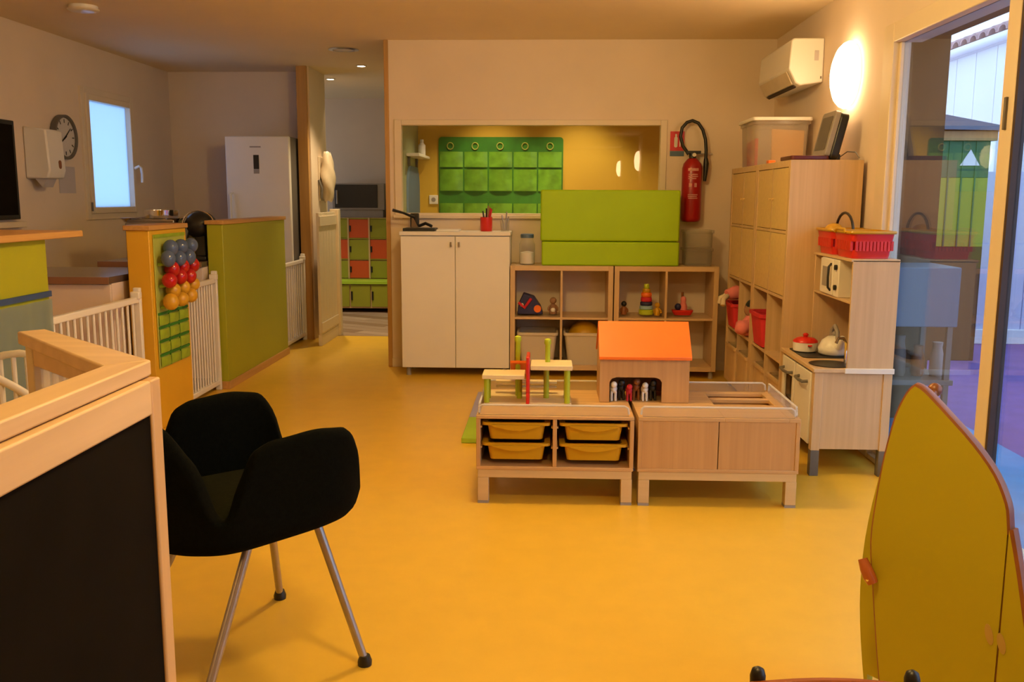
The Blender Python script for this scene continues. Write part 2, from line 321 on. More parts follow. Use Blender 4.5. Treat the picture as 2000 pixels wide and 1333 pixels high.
dome_lamp('ceiling_lamp', 'lit round ceiling lamp above the child chair', (.2, 1.5, CEIL), (0, 0, -1), .17, m_lamp)
dome_lamp('wall_lamp', 'round wall lamp on the right wall behind the viewer, nearer one', (RW, -3.1, 2.03), (-1, 0, 0), .185, m_wall_lamp)
dome_lamp('wall_lamp', 'round wall lamp on the right wall behind the viewer, further one', (RW, -7.7, 2.03), (-1, 0, 0), .185, m_wall_lamp)
dome_lamp('wall_lamp', 'added unseen fill lamp on the left wall behind the viewer', (LW, -1.0, 2.03), (1, 0, 0), .185, m_added_lamp)  # unseen lamp, added so that the ceiling gets more light
def downlight(label, c, r, lit, power=0, tilt=(0, 0)):
    t = thing('downlight', label, 'lamp', c); c = Vector(c)
    part(t, 'ring', G().loft([[c+Vector((math.cos(2*PI*j/20)*q, math.sin(2*PI*j/20)*q, h)) for j in range(20)] for q, h in ((r*.8, -.001), (r*1.12, -.001), (r*1.12, -.008), (r*.8, -.012), (r*.8, -.001))], cap=False), m_chrome)
    part(t, 'bulb', G().lathe([(r*.78, -.002), (r*.75, -.006), (.01, -.012)], c, (0, 0, 1), 20), m_spot_lit if lit else m_white_plastic)
    if power:
        l = bpy.data.lights.new('spot', 'SPOT'); l.energy = power; l.color = (1, .74, .42); l.spot_size = math.radians(95); l.spot_blend = .7; l.shadow_soft_size = .04
        o = bpy.data.objects.new('spot', l); COL.objects.link(o); o.parent = t; o.location = (0, 0, -.03); o.rotation_euler = (tilt[0], tilt[1], 0)
downlight('large chrome recessed downlight at the corridor mouth', (-1.66, 7.64, CEIL), .11, False)
downlight('small lit downlight over the corridor, nearer one', (-1.70, 8.55, CEIL), .045, True, 75)
downlight('small lit downlight over the hall, further one beside the corridor wall', (-2.20, 9.48, CEIL), .045, True, 110)
downlight('lit downlight hidden above the green pocket organizer', (-.50, 7.92, CEIL), .045, True, 60)
downlight('lit downlight hidden above the bare yellow wall', (.28, 7.92, CEIL), .045, True, 70)

# ------------------------------------------------------------------ changing room behind the interior window
def pocket(parent, name, o, u, v, n, wd, ht, bulge, m):
    o, u, v, n = map(Vector, (o, u, v, n)); nu, nv = 6, 4; vs = []; fs = []
    for j in range(nv+1):
        for i in range(nu+1):
            s, t = i/nu, j/nv
            b = bulge*(math.sin(PI*s)**.7)*(.35+.65*t)*(.8+.4*random.random()) + .004
            vs.append(o + u*(wd*s) + v*(ht*t) + n*b)
    for j in range(nv):
        for i in range(nu): a = j*(nu+1)+i; fs.append((a, a+1, a+nu+2, a+nu+1))
    return part(parent, name, G().add(vs, fs), m, smooth=60)
t = thing('pocket_organizer', 'bright green vinyl pocket organizer hung on the mustard wall', 'organizer', (-.42, 8.39, 1.08))
part(t, 'backing', G().prism([(x, 8.392, z) for x, z in rrect(-.985, .13, 1.075, 1.875, .03)], (0, -.006, 0)), m_org_dark)
for c in range(5):
    gx = -.88 + c*.223
    part(t, 'grommet', G().tube([(gx+.028*math.cos(a), 8.382, 1.795+.030*math.sin(a)) for a in [k*PI/7 for k in range(15)]], .005, 6), m_org_lime)
    for r, (z0, h) in enumerate(((1.61, .135), (1.40, .19), (1.09, .20))):
        pocket(t, 'pocket', (-.975+c*.221, 8.384, z0), (1, 0, 0), (0, 0, 1), (0, -1, 0), .208, h, .035 if r == 1 else .02, m_org)
t = thing('wall_socket', 'white wall socket on the mustard wall left of the green organizer', 'socket', (-1.035, 8.4, 1.28))
part(t, 'plate', B(-1.075, -.995, 8.388, 8.399, 1.28, 1.36), m_white_plastic, .004)
part(t, 'socket_hole', G().cyl((-1.035, 8.389, 1.32), (-1.035, 8.386, 1.32), .02), m_midgrey)
t = thing('glass_shelf', 'small white wall shelf seen through the left of the interior window', 'shelf', (-1.165, 8.0, 1.66))
part(t, 'board', B(-1.168, -1.06, 7.66, 8.36, 1.675, 1.70), m_white_plastic, .004); part(t, 'bracket', B(-1.168, -1.15, 7.75, 7.79, 1.60, 1.675), m_grey); part(t, 'bracket', B(-1.168, -1.15, 8.2, 8.24, 1.60, 1.675), m_grey)
g = G().prism([(-1.168, y, z) for y, z in rrect(7.66, 8.32, .95, 1.60, .18, 6)], (.02, 0, 0))
single('wall_mirror', 'pale rounded panel on the side wall below the white shelf', 'panel', g, m_fog, .003)
single('toiletry_bottle', 'white bottle standing on the small shelf behind the interior window', 'bottle', G().lathe([(.03, 0), (.032, .01), (.032, .09), (.015, .11), (.015, .14)], (-1.11, 8.2, 1.70)), m_white_plastic)

# ------------------------------------------------------------------ white cupboard and cube shelves along the back wall
t = thing('white_cupboard', 'white two-door cupboard against the back wall', 'cupboard', (-.69, 7.0, 0))
part(t, 'carcass', B(-1.090, -.282, 6.85, 7.205, .065, 1.062), m_white)
part(t, 'worktop', B(-1.100, -.275, 6.82, 7.21, 1.062, 1.09), m_white, .003)
for x0, x1, kx in ((-1.090, -.688, -.715), (-.682, -.282, -.655)):
    dr = part(t, 'door', B(x0, x1, 6.83, 6.848, .068, 1.055), m_white, .002)
    part(dr, 'knob', G().tube([(kx, 6.828, .985), (kx, 6.805, .985), (kx, 6.80, .995), (kx, 6.80, 1.015)], .007), m_steel)
for x in (-1.05, -.32):
    for y in (6.89, 7.16): part(t, 'foot', G().cyl((x, y, 0), (x, y, .066), .018), m_midgrey)
def cube_shelf(name, label, cat, loc, rotz, W, H, D, cols, rows, foot, mats, doors=(), group=None, out=.036, inn=.016, back=False):
    mv, mh = mats; t = thing(name, label, cat, loc, rotz, group)
    part(t, 'side_panel', B(0, out, 0, D, foot, foot+H), mv, .002); part(t, 'side_panel', B(W-out, W, 0, D, foot, foot+H), mv, .002)
    part(t, 'top', B(out, W-out, 0, D, foot+H-out, foot+H), mh, .002); part(t, 'bottom', B(out, W-out, 0, D, foot, foot+out), mh, .002)
    cw = (W-2*out-(cols-1)*inn)/cols; ch = (H-2*out-(rows-1)*inn)/rows
    for c in range(1, cols): x = out+c*cw+(c-1)*inn; part(t, 'divider', B(x, x+inn, .003, D-.003, foot+out, foot+H-out), mv)
    for r in range(1, rows):
        z = foot+out+r*ch+(r-1)*inn
        for c in range(cols): x = out+c*(cw+inn); part(t, 'shelf', B(x, x+cw, .003, D-.003, z, z+inn), mh)
    for c, r in doors:
        x = out+c*(cw+inn); z = foot+out+r*(ch+inn)
        d = part(t, 'door', B(x+.003, x+cw-.003, .004, .020, z+.003, z+ch-.003), m_door_wood, .0015)
        if r == rows-1:
            kx = x+cw-.03 if c % 2 == 0 else x+.03
            part(d, 'knob', G().lathe([(.005, 0), (.005, .006), (.008, .011), (.003, .014)], (kx, .004, z+ch*.5), (0, -1, 0), 10), m_door_wood)
    for x in (.03, W-.03):
        for y in (.04, D-.05): part(t, 'foot', G().cyl((x, y, 0), (x, y, foot+.001), .017), m_midgrey)
    return t
KY = 6.83
cube_shelf('cube_shelf', 'birch cube shelf beside the white cupboard', 'shelf', (-.276, KY, 0), 0, .764, .785, .37, 2, 2, .058, (m_birch_v, m_birch_x), group='low cube shelves under the lime mat')
cube_shelf('cube_shelf', 'birch cube shelf at the right end, below the fire extinguisher', 'shelf', (.497, KY, 0), 0, .766, .785, .37, 2, 2, .058, (m_birch_v, m_birch_x), group='low cube shelves under the lime mat')
cw = (.764-.072-.016)/2
def tub(name, label, x0, x1, y0, y1, z0, h, m, group=None, taper=.035, cat='bin', rim=.012):
    t = thing(name, label, cat, ((x0+x1)/2, (y0+y1)/2, z0), group=group)
    def ring(i, z, r=.03): return [(x, y, z) for x, y in rrect(x0+i, x1-i, y0+i, y1-i, r)]
    part(t, 'body', G().loft([ring(taper, z0), ring(rim*.8, z0+h-.02), ring(rim*.8+.004, z0+h-.021), ring(taper+.004, z0+.004)], cap=False).add(ring(taper, z0), [tuple(range(20))]).add(ring(taper+.004, z0+.004), [tuple(range(20))]), m)
    part(t, 'rim', G().loft([ring(rim, z0+h-.025), ring(0, z0+h-.02), ring(0, z0+h), ring(rim+.004, z0+h), ring(rim+.004, z0+h-.02)], cap=False), m)
    return t
tub('storage_bin', 'beige translucent bin in the lower left cube beside the white cupboard', -.225, .085, 6.84, 7.17, .094, .245, m_bin)
tub('storage_bin', 'beige translucent bin holding a yellow bowl in the lower cube shelf', .125, .435, 6.84, 7.17, .094, .245, m_bin)
single('toy_bowl', 'yellow upturned bowl heaped in the translucent bin', 'bowl', G().lathe([(.125, 0), (.128, .01), (.12, .06), (.09, .11), (.04, .14), (.01, .145)], (.285, 7.0, .27), n=24), m_tray, smooth=60)
SZ = .4725
t = thing('toy_house', 'dark purple toy house with an orange round window in the upper left cube', 'toy', (-.15, 6.95, SZ))
part(t, 'body', G().prism([(-.225, 6.90, SZ), (-.03, 6.90, SZ), (-.05, 6.90, SZ+.06), (-.10, 6.90, SZ+.13), (-.18, 6.90, SZ+.155), (-.215, 6.90, SZ+.08)], (0, .14, 0)), m_navy, .006)
part(t, 'roof_stripe', G().tube([(-.215, 6.895, SZ+.09), (-.17, 6.89, SZ+.05), (-.12, 6.89, SZ+.12)], .012), m_crimson)
part(t, 'window', G().cyl((-.072, 6.902, SZ+.042), (-.072, 6.89, SZ+.042), .028), m_orange)
part(t, 'spot', G().cyl((-.19, 6.902, SZ+.07), (-.19, 6.893, SZ+.07), .014), m_cream)
def figure(label, x, y, z, h, mb, mh, group=None, extra=None):
    t = thing('toy_figure', label, 'toy', (x, y, z), group=group)
    part(t, 'body', G().lathe([(h*.20, 0), (h*.24, h*.08), (h*.21, h*.35), (h*.13, h*.58), (h*.05, h*.62)], (x, y, z), n=14), mb, smooth=60)
    part(t, 'head', G().ball((x, y, z+h*.78), h*.20, 12, 8), mh, smooth=60)
    for s in (-1, 1): part(t, 'arm', G().tube([(x+s*h*.15, y, z+h*.5), (x+s*h*.27, y-.01, z+h*.36), (x+s*h*.26, y-.03, z+h*.24)], h*.055, 6), mb)
    if extra: part(t, 'belly', G().ball((x, y-h*.14, z+h*.25), h*.15, 10, 6), extra, smooth=60)
    return t
figure('small brown and white toy figure beside the dark toy house', .045, 6.93, SZ, .13, m_tan, m_tan, extra=m_white_plastic)
figure('small dark brown toy figure left of the stacking tower', .578, 6.93, SZ, .105, m_brown, m_black)
t = thing('stacking_tower', 'rainbow stacking tower toy on the cube shelf', 'toy', (.745, 6.93, SZ))
z = SZ
for r_, h_, m_ in ((.055, .042, m_toy_green), (.05, .03, m_ltblue), (.046, .03, m_navy), (.042, .035, m_crimson), (.04, .035, m_orange), (.03, .03, m_tray), (.02, .035, m_toy_green)):
    part(t, 'ring', G().lathe([(r_*.85, 0), (r_, .006), (r_, h_-.006), (r_*.85, h_)], (.745, 6.93, z), n=18), m_, smooth=50); z += h_*.98
figure('small yellow toy figure right of the stacking tower', .825, 6.90, SZ, .10, m_tray, m_tray)
t = thing('toy_boat', 'red toy boat carrying a pink figure in the upper right cube', 'toy', (1.02, 6.95, SZ))
part(t, 'hull', G().loft([[(1.02+(x-1.02)*s, 6.95+(y-6.95)*s, SZ+h) for x, y in rrect(.94, 1.10, 6.91, 6.99, .03)] for s, h in ((.8, 0), (1, .03), (1, .038))]), m_red)
part(t, 'passenger', G().lathe([(.028, .036), (.032, .06), (.02, .095), (.022, .11), (.02, .13), (.005, .14)], (1.025, 6.95, SZ), n=12), m_pink, smooth=60)
part(t, 'mast', G().cyl((1.02, 6.97, SZ+.036), (1.02, 6.97, SZ+.17), .01), m_brown)
part(t, 'bag', G().ball((.985, 6.94, SZ+.062), .026, 10, 6), m_navy, smooth=60)

KT = .843
t = thing('foam_mat', 'lime green folded foam gym mat standing on the cube shelves', 'mat', (.455, 6.96, KT))
part(t, 'mat_panel', B(-.045, .970, 6.86, 7.12, KT, KT+.178), m_lime_mat, .012)
part(t, 'mat_panel', B(-.055, .968, 6.86, 7.10, KT+.182, 1.40), m_lime_mat, .012)
t = thing('storage_jar', 'glass jar with white contents and blue lid left of the lime mat', 'jar', (-.155, 6.97, KT))
part(t, 'glass_body', G().lathe([(.055, 0), (.06, .01), (.06, .15), (.045, .185), (.045, .2)], (-.155, 6.97, KT), n=20), m_clear, smooth=50)
part(t, 'contents', G().lathe([(.050, .006), (.052, .015), (.052, .09), (.01, .1)], (-.155, 6.97, KT), n=18), m_white_plastic, smooth=50)
part(t, 'lid', G().lathe([(.05, .2), (.05, .225), (.045, .23)], (-.155, 6.97, KT), n=20), m_pale_blue)
tub('clear_box', 'clear plastic box right of the lime mat, lower of two stacked', 1.015, 1.235, 6.90, 7.15, KT, .13, m_clear, taper=.012, cat='box', group='clear boxes beside the lime mat')
tub('clear_box', 'clear plastic box right of the lime mat, upper of two stacked', 1.015, 1.235, 6.90, 7.15, KT+.135, .13, m_clear, taper=.012, cat='box', group='clear boxes beside the lime mat')
CT = 1.09
t = thing('paper_cutter', 'black paper cutter with raised lever arm on the white cupboard', 'paper cutter', (-.97, 7.02, CT))
part(t, 'base_board', B(-1.085, -.845, 6.90, 7.10, CT, CT+.022), m_black, .003)
part(t, 'blade_arm', G().tube([(-1.03, 7.08, CT+.03), (-1.02, 7.04, CT+.10), (-1.09, 6.96, CT+.135), (-1.16, 6.92, CT+.155)], [.014, .012, .009, .012], 8), m_black)
part(t, 'pivot', G().box(-1.05, -.985, 7.05, 7.09, CT+.022, CT+.13), m_black, .006)
part(t, 'blade', G().prism([(-1.04, 7.03, CT+.022), (-.985, 7.03, CT+.022), (-1.035, 7.03, CT+.12)], (0, .006, 0)), m_chrome)
part(t, 'paper_clamp', G().tube([(-.98, 7.05, CT+.035), (-.93, 7.03, CT+.055), (-.88, 7.0, CT+.035)], .012), m_black)
single('paper_pad', 'flat pale paper pad lying on the white cupboard', 'paper', B(-.83, -.66, 6.88, 7.05, CT, CT+.014), m_white_plastic, .003)
t = thing('pen_cup', 'red cup full of pens on the white cupboard', 'cup', (-.465, 7.0, CT))
part(t, 'cup', G().lathe([(.042, 0), (.045, .005), (.046, .105), (.042, .105), (.04, .01)], (-.465, 7.0, CT), n=20), m_red, smooth=40)
for dx, dy, hh, mm in ((-.015, 0, .15, m_black), (.0, .015, .17, m_black), (.018, .0, .175, m_crimson), (.01, -.015, .19, m_tan), (.024, .012, .165, m_red)):
    part(t, 'pen', G().cyl((-.465+dx*.5, 7.0+dy*.5, CT+.02), (-.465+dx*1.7, 7.0+dy, CT+hh), .006, n=8), mm)
t = thing('glass_tumbler', 'clear tumbler with spoons right of the red pen cup', 'glass', (-.325, 7.0, CT))
part(t, 'tumbler', G().lathe([(.03, 0), (.036, .085), (.033, .085), (.028, .006)], (-.325, 7.0, CT), n=18), m_clear)
for dx, hh in ((-.012, .12), (.008, .145), (.016, .11)): part(t, 'spoon', G().cyl((-.325+dx*.4, 7.0, CT+.01), (-.325+dx*1.8, 7.0, CT+hh), .005, n=8), m_steel)

# fire extinguisher and sign
ex, ey = 1.085, BW-.09
t = thing('fire_extinguisher', 'red fire extinguisher with looped black hose on the back wall', 'fire extinguisher', (ex, ey, 1.165))
part(t, 'cylinder', G().lathe([(.06, 0), (.072, .012), (.075, .03), (.075, .40), (.066, .435), (.042, .465), (.03, .475)], (ex, ey, 1.165), n=28), m_ext_red, smooth=50)
part(t, 'valve', G().cyl((ex, ey, 1.635), (ex, ey, 1.68), .026).box(ex-.05, ex+.06, ey-.016, ey+.016, 1.675, 1.695), m_black)
part(t, 'gauge', G().cyl((ex+.008, ey-.02, 1.665), (ex+.008, ey-.036, 1.665), .014), m_white_plastic)
hp = [(ex-.03, ey, 1.67), (ex-.075, ey, 1.73), (ex-.095, ey, 1.80), (ex-.085, ey, 1.865), (ex-.05, ey, 1.905), (ex-.01, ey, 1.918), (ex+.035, ey, 1.90), (ex+.07, ey, 1.85), (ex+.092, ey, 1.78), (ex+.1, ey, 1.70), (ex+.1, ey, 1.62)]
part(t, 'hose', G().tube(hp, .013, 10), m_black, smooth=60)
part(t, 'nozzle', G().tube([(ex+.1, ey, 1.64), (ex+.104, ey, 1.60), (ex+.1, ey, 1.52), (ex+.096, ey, 1.47)], [.016, .022, .016, .012], 10), m_black, smooth=60)
part(t, 'bracket', G().box(ex-.02, ex+.02, ey+.07, BW-.001, 1.58, 1.63).box(ex-.01, ex+.16, BW-.03, BW-.02, 1.672, 1.68), m_steel)
def label_bars(par, cx, r, rows, m):
    for z, h, segs in rows:
        for a0, a1 in segs:
            ps = [(cx+r*math.sin(a), ey-r*math.cos(a)) for a in [a0+(a1-a0)*k/6 for k in range(7)]]
            vs = [(x, y, zz) for zz in (z, z+h) for x, y in ps]
            part(par, 'printed_line', G().add(vs, [(i, i+1, i+8, i+7) for i in range(6)]), m)
m_print = paint('pale_print', (.62, .30, .27), .6, .1, 40)
label_bars(t, ex, .0757, ((1.545, .02, ((-.55, .55),)), (1.515, .008, ((-.5, .45),)), (1.50, .008, ((-.5, .5),)), (1.485, .008, ((-.5, .3),)), (1.425, .03, ((-.42, -.16), (.12, .38))), (1.365, .007, ((-.5, .5),)), (1.352, .007, ((-.5, .42),)), (1.339, .007, ((-.45, .5),))), m_print)
t = thing('extinguisher_sign', 'red sign with white extinguisher symbol above a grey strip', 'sign', (.978, BW-.006, 1.655))
part(t, 'plate', B(.925, 1.032, BW-.006, BW-.001, 1.70, 1.845), m_red)
part(t, 'pictogram', G().prism([(x, BW-.0065, z) for x, z in rrect(.955, .98, 1.725, 1.805, .011)], (0, -.001, 0)).box(.961, .975, BW-.0075, BW-.0065, 1.805, 1.825).box(.995, 1.003, BW-.0075, BW-.0065, 1.73, 1.82), m_white_plastic)
part(t, 'text_strip', B(.925, 1.032, BW-.006, BW-.001, 1.66, 1.697), m_pale_blue)

# ------------------------------------------------------------------ tall cube units along the right wall
TX = 1.29
doors = [(c, r) for c in (0, 1) for r in (2, 3)]
cube_shelf('tall_cube_unit', 'tall birch cube unit with upper doors, in the far corner', 'cabinet', (TX, 6.645, 0), -PI/2, .795, 1.492, .385, 2, 4, .055, (m_birch_v, m_birch_h), doors, 'tall cube units on the right wall')
cube_shelf('tall_cube_unit', 'tall birch cube unit with upper doors, next to the play kitchen', 'cabinet', (TX, 5.847, 0), -PI/2, .795, 1.492, .385, 2, 4, .055, (m_birch_v, m_birch_h), doors, 'tall cube units on the right wall')
cells = [(6.609-.3535*(k % 2)-(.798 if k > 1 else 0)-.016*(k % 2), ) for k in range(4)]
for k in range(4):
    y1 = 6.645-.036-(k % 2)*.3695-(.798 if k > 1 else 0); y0 = y1-.3535
    bt = tub('cube_bin', ('pale birch-coloured bin in the bottom row, farthest cube', 'pale birch-coloured bin in the bottom row, second cube from the corner', 'pale birch-coloured bin in the bottom row, third cube from the corner', 'pale birch-coloured bin in the bottom row, cube nearest the play kitchen')[k], TX-.012 if k < 2 else TX+.005, TX+.33, y0+.008, y1-.008, .092, .235, m_birch_v, 'bins in the bottom row', taper=.006)
S3 = .4585
def heap(name, label, cat, c, s, m, lumps=5):
    g = G().ball(c, 1, 14, 9, s)
    o = single(name, label, cat, g, m, smooth=70); return o
tub('fabric_basket', 'crimson basket in the third row, farthest cube', TX-.035, TX+.25, 6.29, 6.58, S3, .17, m_crimson, taper=.03, cat='basket')
t = thing('baby_doll', 'pink baby doll lying over the rim of the far crimson basket', 'doll', (TX+.03, 6.43, S3+.14))
part(t, 'body', G().tube([(TX-.05, 6.40, S3+.225), (TX+.02, 6.42, S3+.240), (TX+.10, 6.45, S3+.230)], [.035, .05, .04], 10), m_pink, smooth=70)
part(t, 'head', G().ball((TX+.15, 6.47, S3+.240), .05, 12, 8), m_cream_plastic, smooth=70)
for s in (-1, 1): part(t, 'leg', G().tube([(TX-.05, 6.40+s*.025, S3+.218), (TX-.085, 6.38+s*.05, S3+.20), (TX-.09, 6.37+s*.06, S3+.16)], .018, 8), m_cream_plastic, smooth=70)
t = thing('baby_doll', 'dark-haired doll in pink lying in the second cube from the corner', 'doll', (TX+.06, 6.05, S3))
part(t, 'body', G().lathe([(.075, 0), (.085, .02), (.06, .09), (.03, .13)], (TX+.05, 6.05, S3), n=14), m_pink, smooth=70)
part(t, 'head', G().ball((TX+.05, 6.05, S3+.165), .052, 12, 8), m_tan, smooth=70)
part(t, 'hair', G().ball((TX+.06, 6.05, S3+.18), .056, 12, 8), m_black, smooth=70)
part(t, 'skirt', G().tube([(TX+.02, 6.0, S3+.06), (TX-.03, 5.98, S3+.055), (TX-.05, 5.95, S3+.04)], [.04, .05, .03], 10), m_pink, smooth=70)
tub('fabric_basket', 'bright crimson basket in the third row, near unit', TX-.03, TX+.30, 5.475, 5.79, S3, .20, m_crimson, taper=.03, cat='basket')
heap('soft_bundle', 'dark green bundle above the bin in the farthest bottom cube', 'bundle', (TX+.16, 6.45, .345), (.10, .12, .07), m_dk_green)
TT = 1.547
tub('storage_box', 'translucent storage box on top of the tall cube unit', TX+.012, 1.665, 6.05, 6.50, TT, .285, m_milky, taper=.02, cat='box')
t = thing('box_lid', 'pale plastic lid on the translucent storage box', 'lid', (1.48, 6.27, TT+.285))
part(t, 'cover', G().prism([(x, y, TT+.285) for x, y in rrect(TX+.002, 1.672, 6.04, 6.51, .03)], (0, 0, .022)), m_white_plastic, .004)
single('yellow_folder', 'yellow folder inside the translucent storage box', 'folder', G().prism([(1.43, 6.085, TT+.008), (1.625, 6.085, TT+.008), (1.63, 6.085, TT+.225), (1.425, 6.085, TT+.235)], (0, .025, 0)), m_tray)
single('red_folder', 'reddish folder at the dim end of the storage box', 'folder', G().prism([(1.335, 6.15, TT+.006), (1.335, 6.45, TT+.006), (1.335, 6.45, TT+.15), (1.335, 6.15, TT+.18)], (.02, 0, 0)), m_crimson)
single('toy_stick', 'small orange block at the front edge of the tall unit', 'toy', B(1.305, 1.345, 5.62, 5.68, TT, TT+.02), m_orange, .003)
t = thing('portable_player', 'portable player with tilted grey and black screen on the tall unit', 'electronics', (1.45, 5.25, TT))
part(t, 'base', G().prism([(x, y, TT+.004) for x, y in rrect(1.31, 1.52, 5.13, 5.38, .02)], (0, 0, .022)), paint('dark_red_plastic', (.10, .012, .012), .35), .004)
def tilt(pts): return [(1.485+x*.97+z*.22, y, TT+.02+z*.97-x*.22) for x, y, z in pts]
part(t, 'screen_front', G().prism(tilt([(0, 5.13, z) if False else (0, y, z) for y, z in rrect(5.13, 5.38, 0, .255, .03)]), (.03, 0, -.006)), m_midgrey, .004)
part(t, 'display', G().prism(tilt([(-.002, y, z) for y, z in rrect(5.16, 5.35, .04, .225, .01)]), (.003, 0, 0)), m_grey)
part(t, 'housing', G().prism(tilt([(.03, y, z) for y, z in rrect(5.125, 5.385, -.005, .25, .03)]), (.045, 0, -.01)), m_black, .008)
part(t, 'foot', B(1.50, 1.58, 5.15, 5.36, TT, TT+.035), m_black, .006)
single('player_cable', 'thin dark cable curling behind the portable player', 'cable', G().tube([(1.60, 5.24, TT+.02), (1.63, 5.2, TT+.05), (1.655, 5.14, TT+.045), (1.665, 5.10, TT+.012)], .003, 6), m_grey)

# air conditioner
t = thing('air_conditioner', 'white split air conditioner high in the right corner', 'air conditioner', (RW-.1, 6.36, 2.03))
prof = [(RW-.002, 2.325), (RW-.19, 2.325), (RW-.205, 2.31), (RW-.215, 2.14), (RW-.17, 2.055), (RW-.14, 2.04), (RW-.002, 2.06)]
part(t, 'casing', G().prism([(x, 5.98, z) for x, z in prof], (0, .83, 0)), m_white_plastic, .008, smooth=30)
part(t, 'louvre', G().prism([(RW-.211, 6.03, 2.128), (RW-.174, 6.03, 2.056), (RW-.18, 6.03, 2.05), (RW-.219, 6.03, 2.126)], (0, .73, 0)), m_cream_plastic)
part(t, 'outlet_slot', G().prism([(RW-.165, 6.05, 2.050), (RW-.145, 6.05, 2.038), (RW-.15, 6.05, 2.032), (RW-.17, 6.05, 2.044)], (0, .70, 0)), m_dark_in)
part(t, 'sticker', B(RW-.06, RW-.035, 5.975, 5.979, 2.19, 2.25), m_paper)
part(t, 'screw_cover', B(RW-.02, RW-.012, 5.975, 5.979, 2.08, 2.095), m_grey)

# ------------------------------------------------------------------ play kitchen
KX0, KX1, KY0, KY1 = 1.29, 1.66, 4.41, 5.035
t = thing('play_kitchen', 'wooden toy play kitchen with white fronts beside the glass door', 'play kitchen', (1.47, 4.72, 0))
for x0 in (KX0, KX1-.042):
    for y0 in (KY0, KY1-.042):
        lg = part(t, 'leg', B(x0, x0+.042, y0, y0+.042, .128, .515), m_birch_v, .002)
        part(lg, 'foot', B(x0, x0+.042, y0, y0+.042, 0, .128), m_grey, .002, label='grey foot extension')
for y in (KY0+.006, KY1-.018): part(t, 'side_panel', B(KX0+.042, KX1-.042, y, y+.012, .135, .515), m_birch_v)
part(t, 'back_panel', B(KX1-.012, KX1-.004, KY0+.042, KY1-.042, .135, .515), m_birch_v)
part(t, 'bottom', B(KX0+.02, KX1-.02, KY0+.02, KY1-.02, .138, .15), m_birch_h)
part(t, 'middle_divider', B(KX0+.02, KX1-.02, 4.735, 4.747, .15, .515), m_birch_v)
ct = part(t, 'worktop', B(KX0-.008, KX1, KY0-.008, KY1+.005, .515, .535), m_birch_h, .003)
part(ct, 'sink_bowl', G().lathe([(.10, .0005), (.105, .003), (.095, .004), (.085, .0015)], (1.40, 4.53, .535), n=28), m_black, smooth=50)
part(ct, 'hob', G().prism([(x, y, .5352) for x, y in rrect(1.315, 1.62, 4.70, 5.01, .03)], (0, 0, .004)), m_black)
d = part(t, 'door', B(KX0-.006, KX0+.008, KY0+.045, 4.73, .15, .505), m_white, .003)
part(d, 'handle', G().tube([(KX0-.006, 4.50, .455), (KX0-.03, 4.51, .452), (KX0-.034, 4.57, .45), (KX0-.03, 4.64, .452), (KX0-.006, 4.65, .455)], .008), m_grey)
od = part(t, 'oven_door', G().box(KX0-.006, KX0+.008, 4.75, KY1-.045, .42, .505).box(KX0-.006, KX0+.008, 4.75, KY1-.045, .15, .20).box(KX0-.006, KX0+.008, 4.75, 4.79, .20, .42).box(KX0-.006, KX0+.008, KY1-.085, KY1-.045, .20, .42), m_white, .003)
part(od, 'handle', G().tube([(KX0-.006, 4.78, .445), (KX0-.03, 4.79, .442), (KX0-.034, 4.86, .44), (KX0-.03, 4.94, .442), (KX0-.006, 4.95, .445)], .008), m_grey)
part(t, 'oven_shelf', B(KX0+.02, KX1-.02, 4.75, KY1-.045, .28, .286), m_steel)
HX = 1.44
for y in (KY0, KY1-.014): part(t, 'hutch_side', B(HX, KX1, y, y+.014, .535, 1.055), m_birch_v, .002)
part(t, 'hutch_base_strip', B(HX-.01, KX1+.004, KY0-.010, KY0+.002, .512, .537), m_white, .002, label='pale strip')
part(t, 'hutch_top', B(HX-.008, KX1, KY0, KY1, 1.047, 1.06), m_birch_h, .002)
part(t, 'hutch_shelf', B(HX, KX1-.004, KY0+.014, KY1-.014, .845, .857), m_birch_h, .002)
part(t, 'hutch_back', B(KX1-.008, KX1, KY0+.014, KY1-.014, .60, 1.047), m_birch_v)
mw = part(t, 'microwave', B(HX-.004, KX1-.02, 4.60, 4.885, .858, 1.044), m_white, .003)
part(mw, 'microwave_door', B(HX-.012, HX-.004, 4.675, 4.88, .863, 1.04), m_white, .003)
part(mw, 'microwave_window', B(HX-.014, HX-.0115, 4.735, 4.84, .90, 1.0), m_midgrey)
part(mw, 'microwave_handle', G().tube([(HX-.012, 4.70, .885), (HX-.026, 4.695, .90), (HX-.028, 4.695, .95), (HX-.026, 4.695, 1.005), (HX-.012, 4.70, 1.02)], .006), m_black)
for z in (.905, 1.005): part(mw, 'dial', G().cyl((HX-.004, 4.635, z), (HX-.016, 4.635, z), .013), m_black)
part(t, 'tap', G().tube([(1.47, 4.53, .535), (1.47, 4.53, .64), (1.455, 4.53, .665), (1.43, 4.53, .665), (1.42, 4.53, .64)], .008), m_chrome)
t = thing('toy_pot', 'white toy cooking pot with red lid on the play hob', 'pot', (1.375, 4.90, .539))
part(t, 'pot_body', G().lathe([(.05, 0), (.062, .006), (.064, .05), (.06, .052)], (1.375, 4.90, .539), n=24), m_white_plastic, smooth=50)
ld = part(t, 'lid', G().lathe([(.065, .051), (.063, .06), (.045, .072), (.015, .078)], (1.375, 4.90, .539), n=24), m_red, smooth=50)
part(ld, 'lid_knob', G().lathe([(.01, .077), (.016, .09), (.008, .098)], (1.375, 4.90, .539), n=14), m_red, smooth=50)
for s in (-1, 1): part(t, 'handle', G().tube([(1.375, 4.90+s*.062, .575), (1.37, 4.90+s*.08, .58), (1.385, 4.90+s*.08, .58), (1.385, 4.90+s*.06, .575)], .005, 6), m_red)
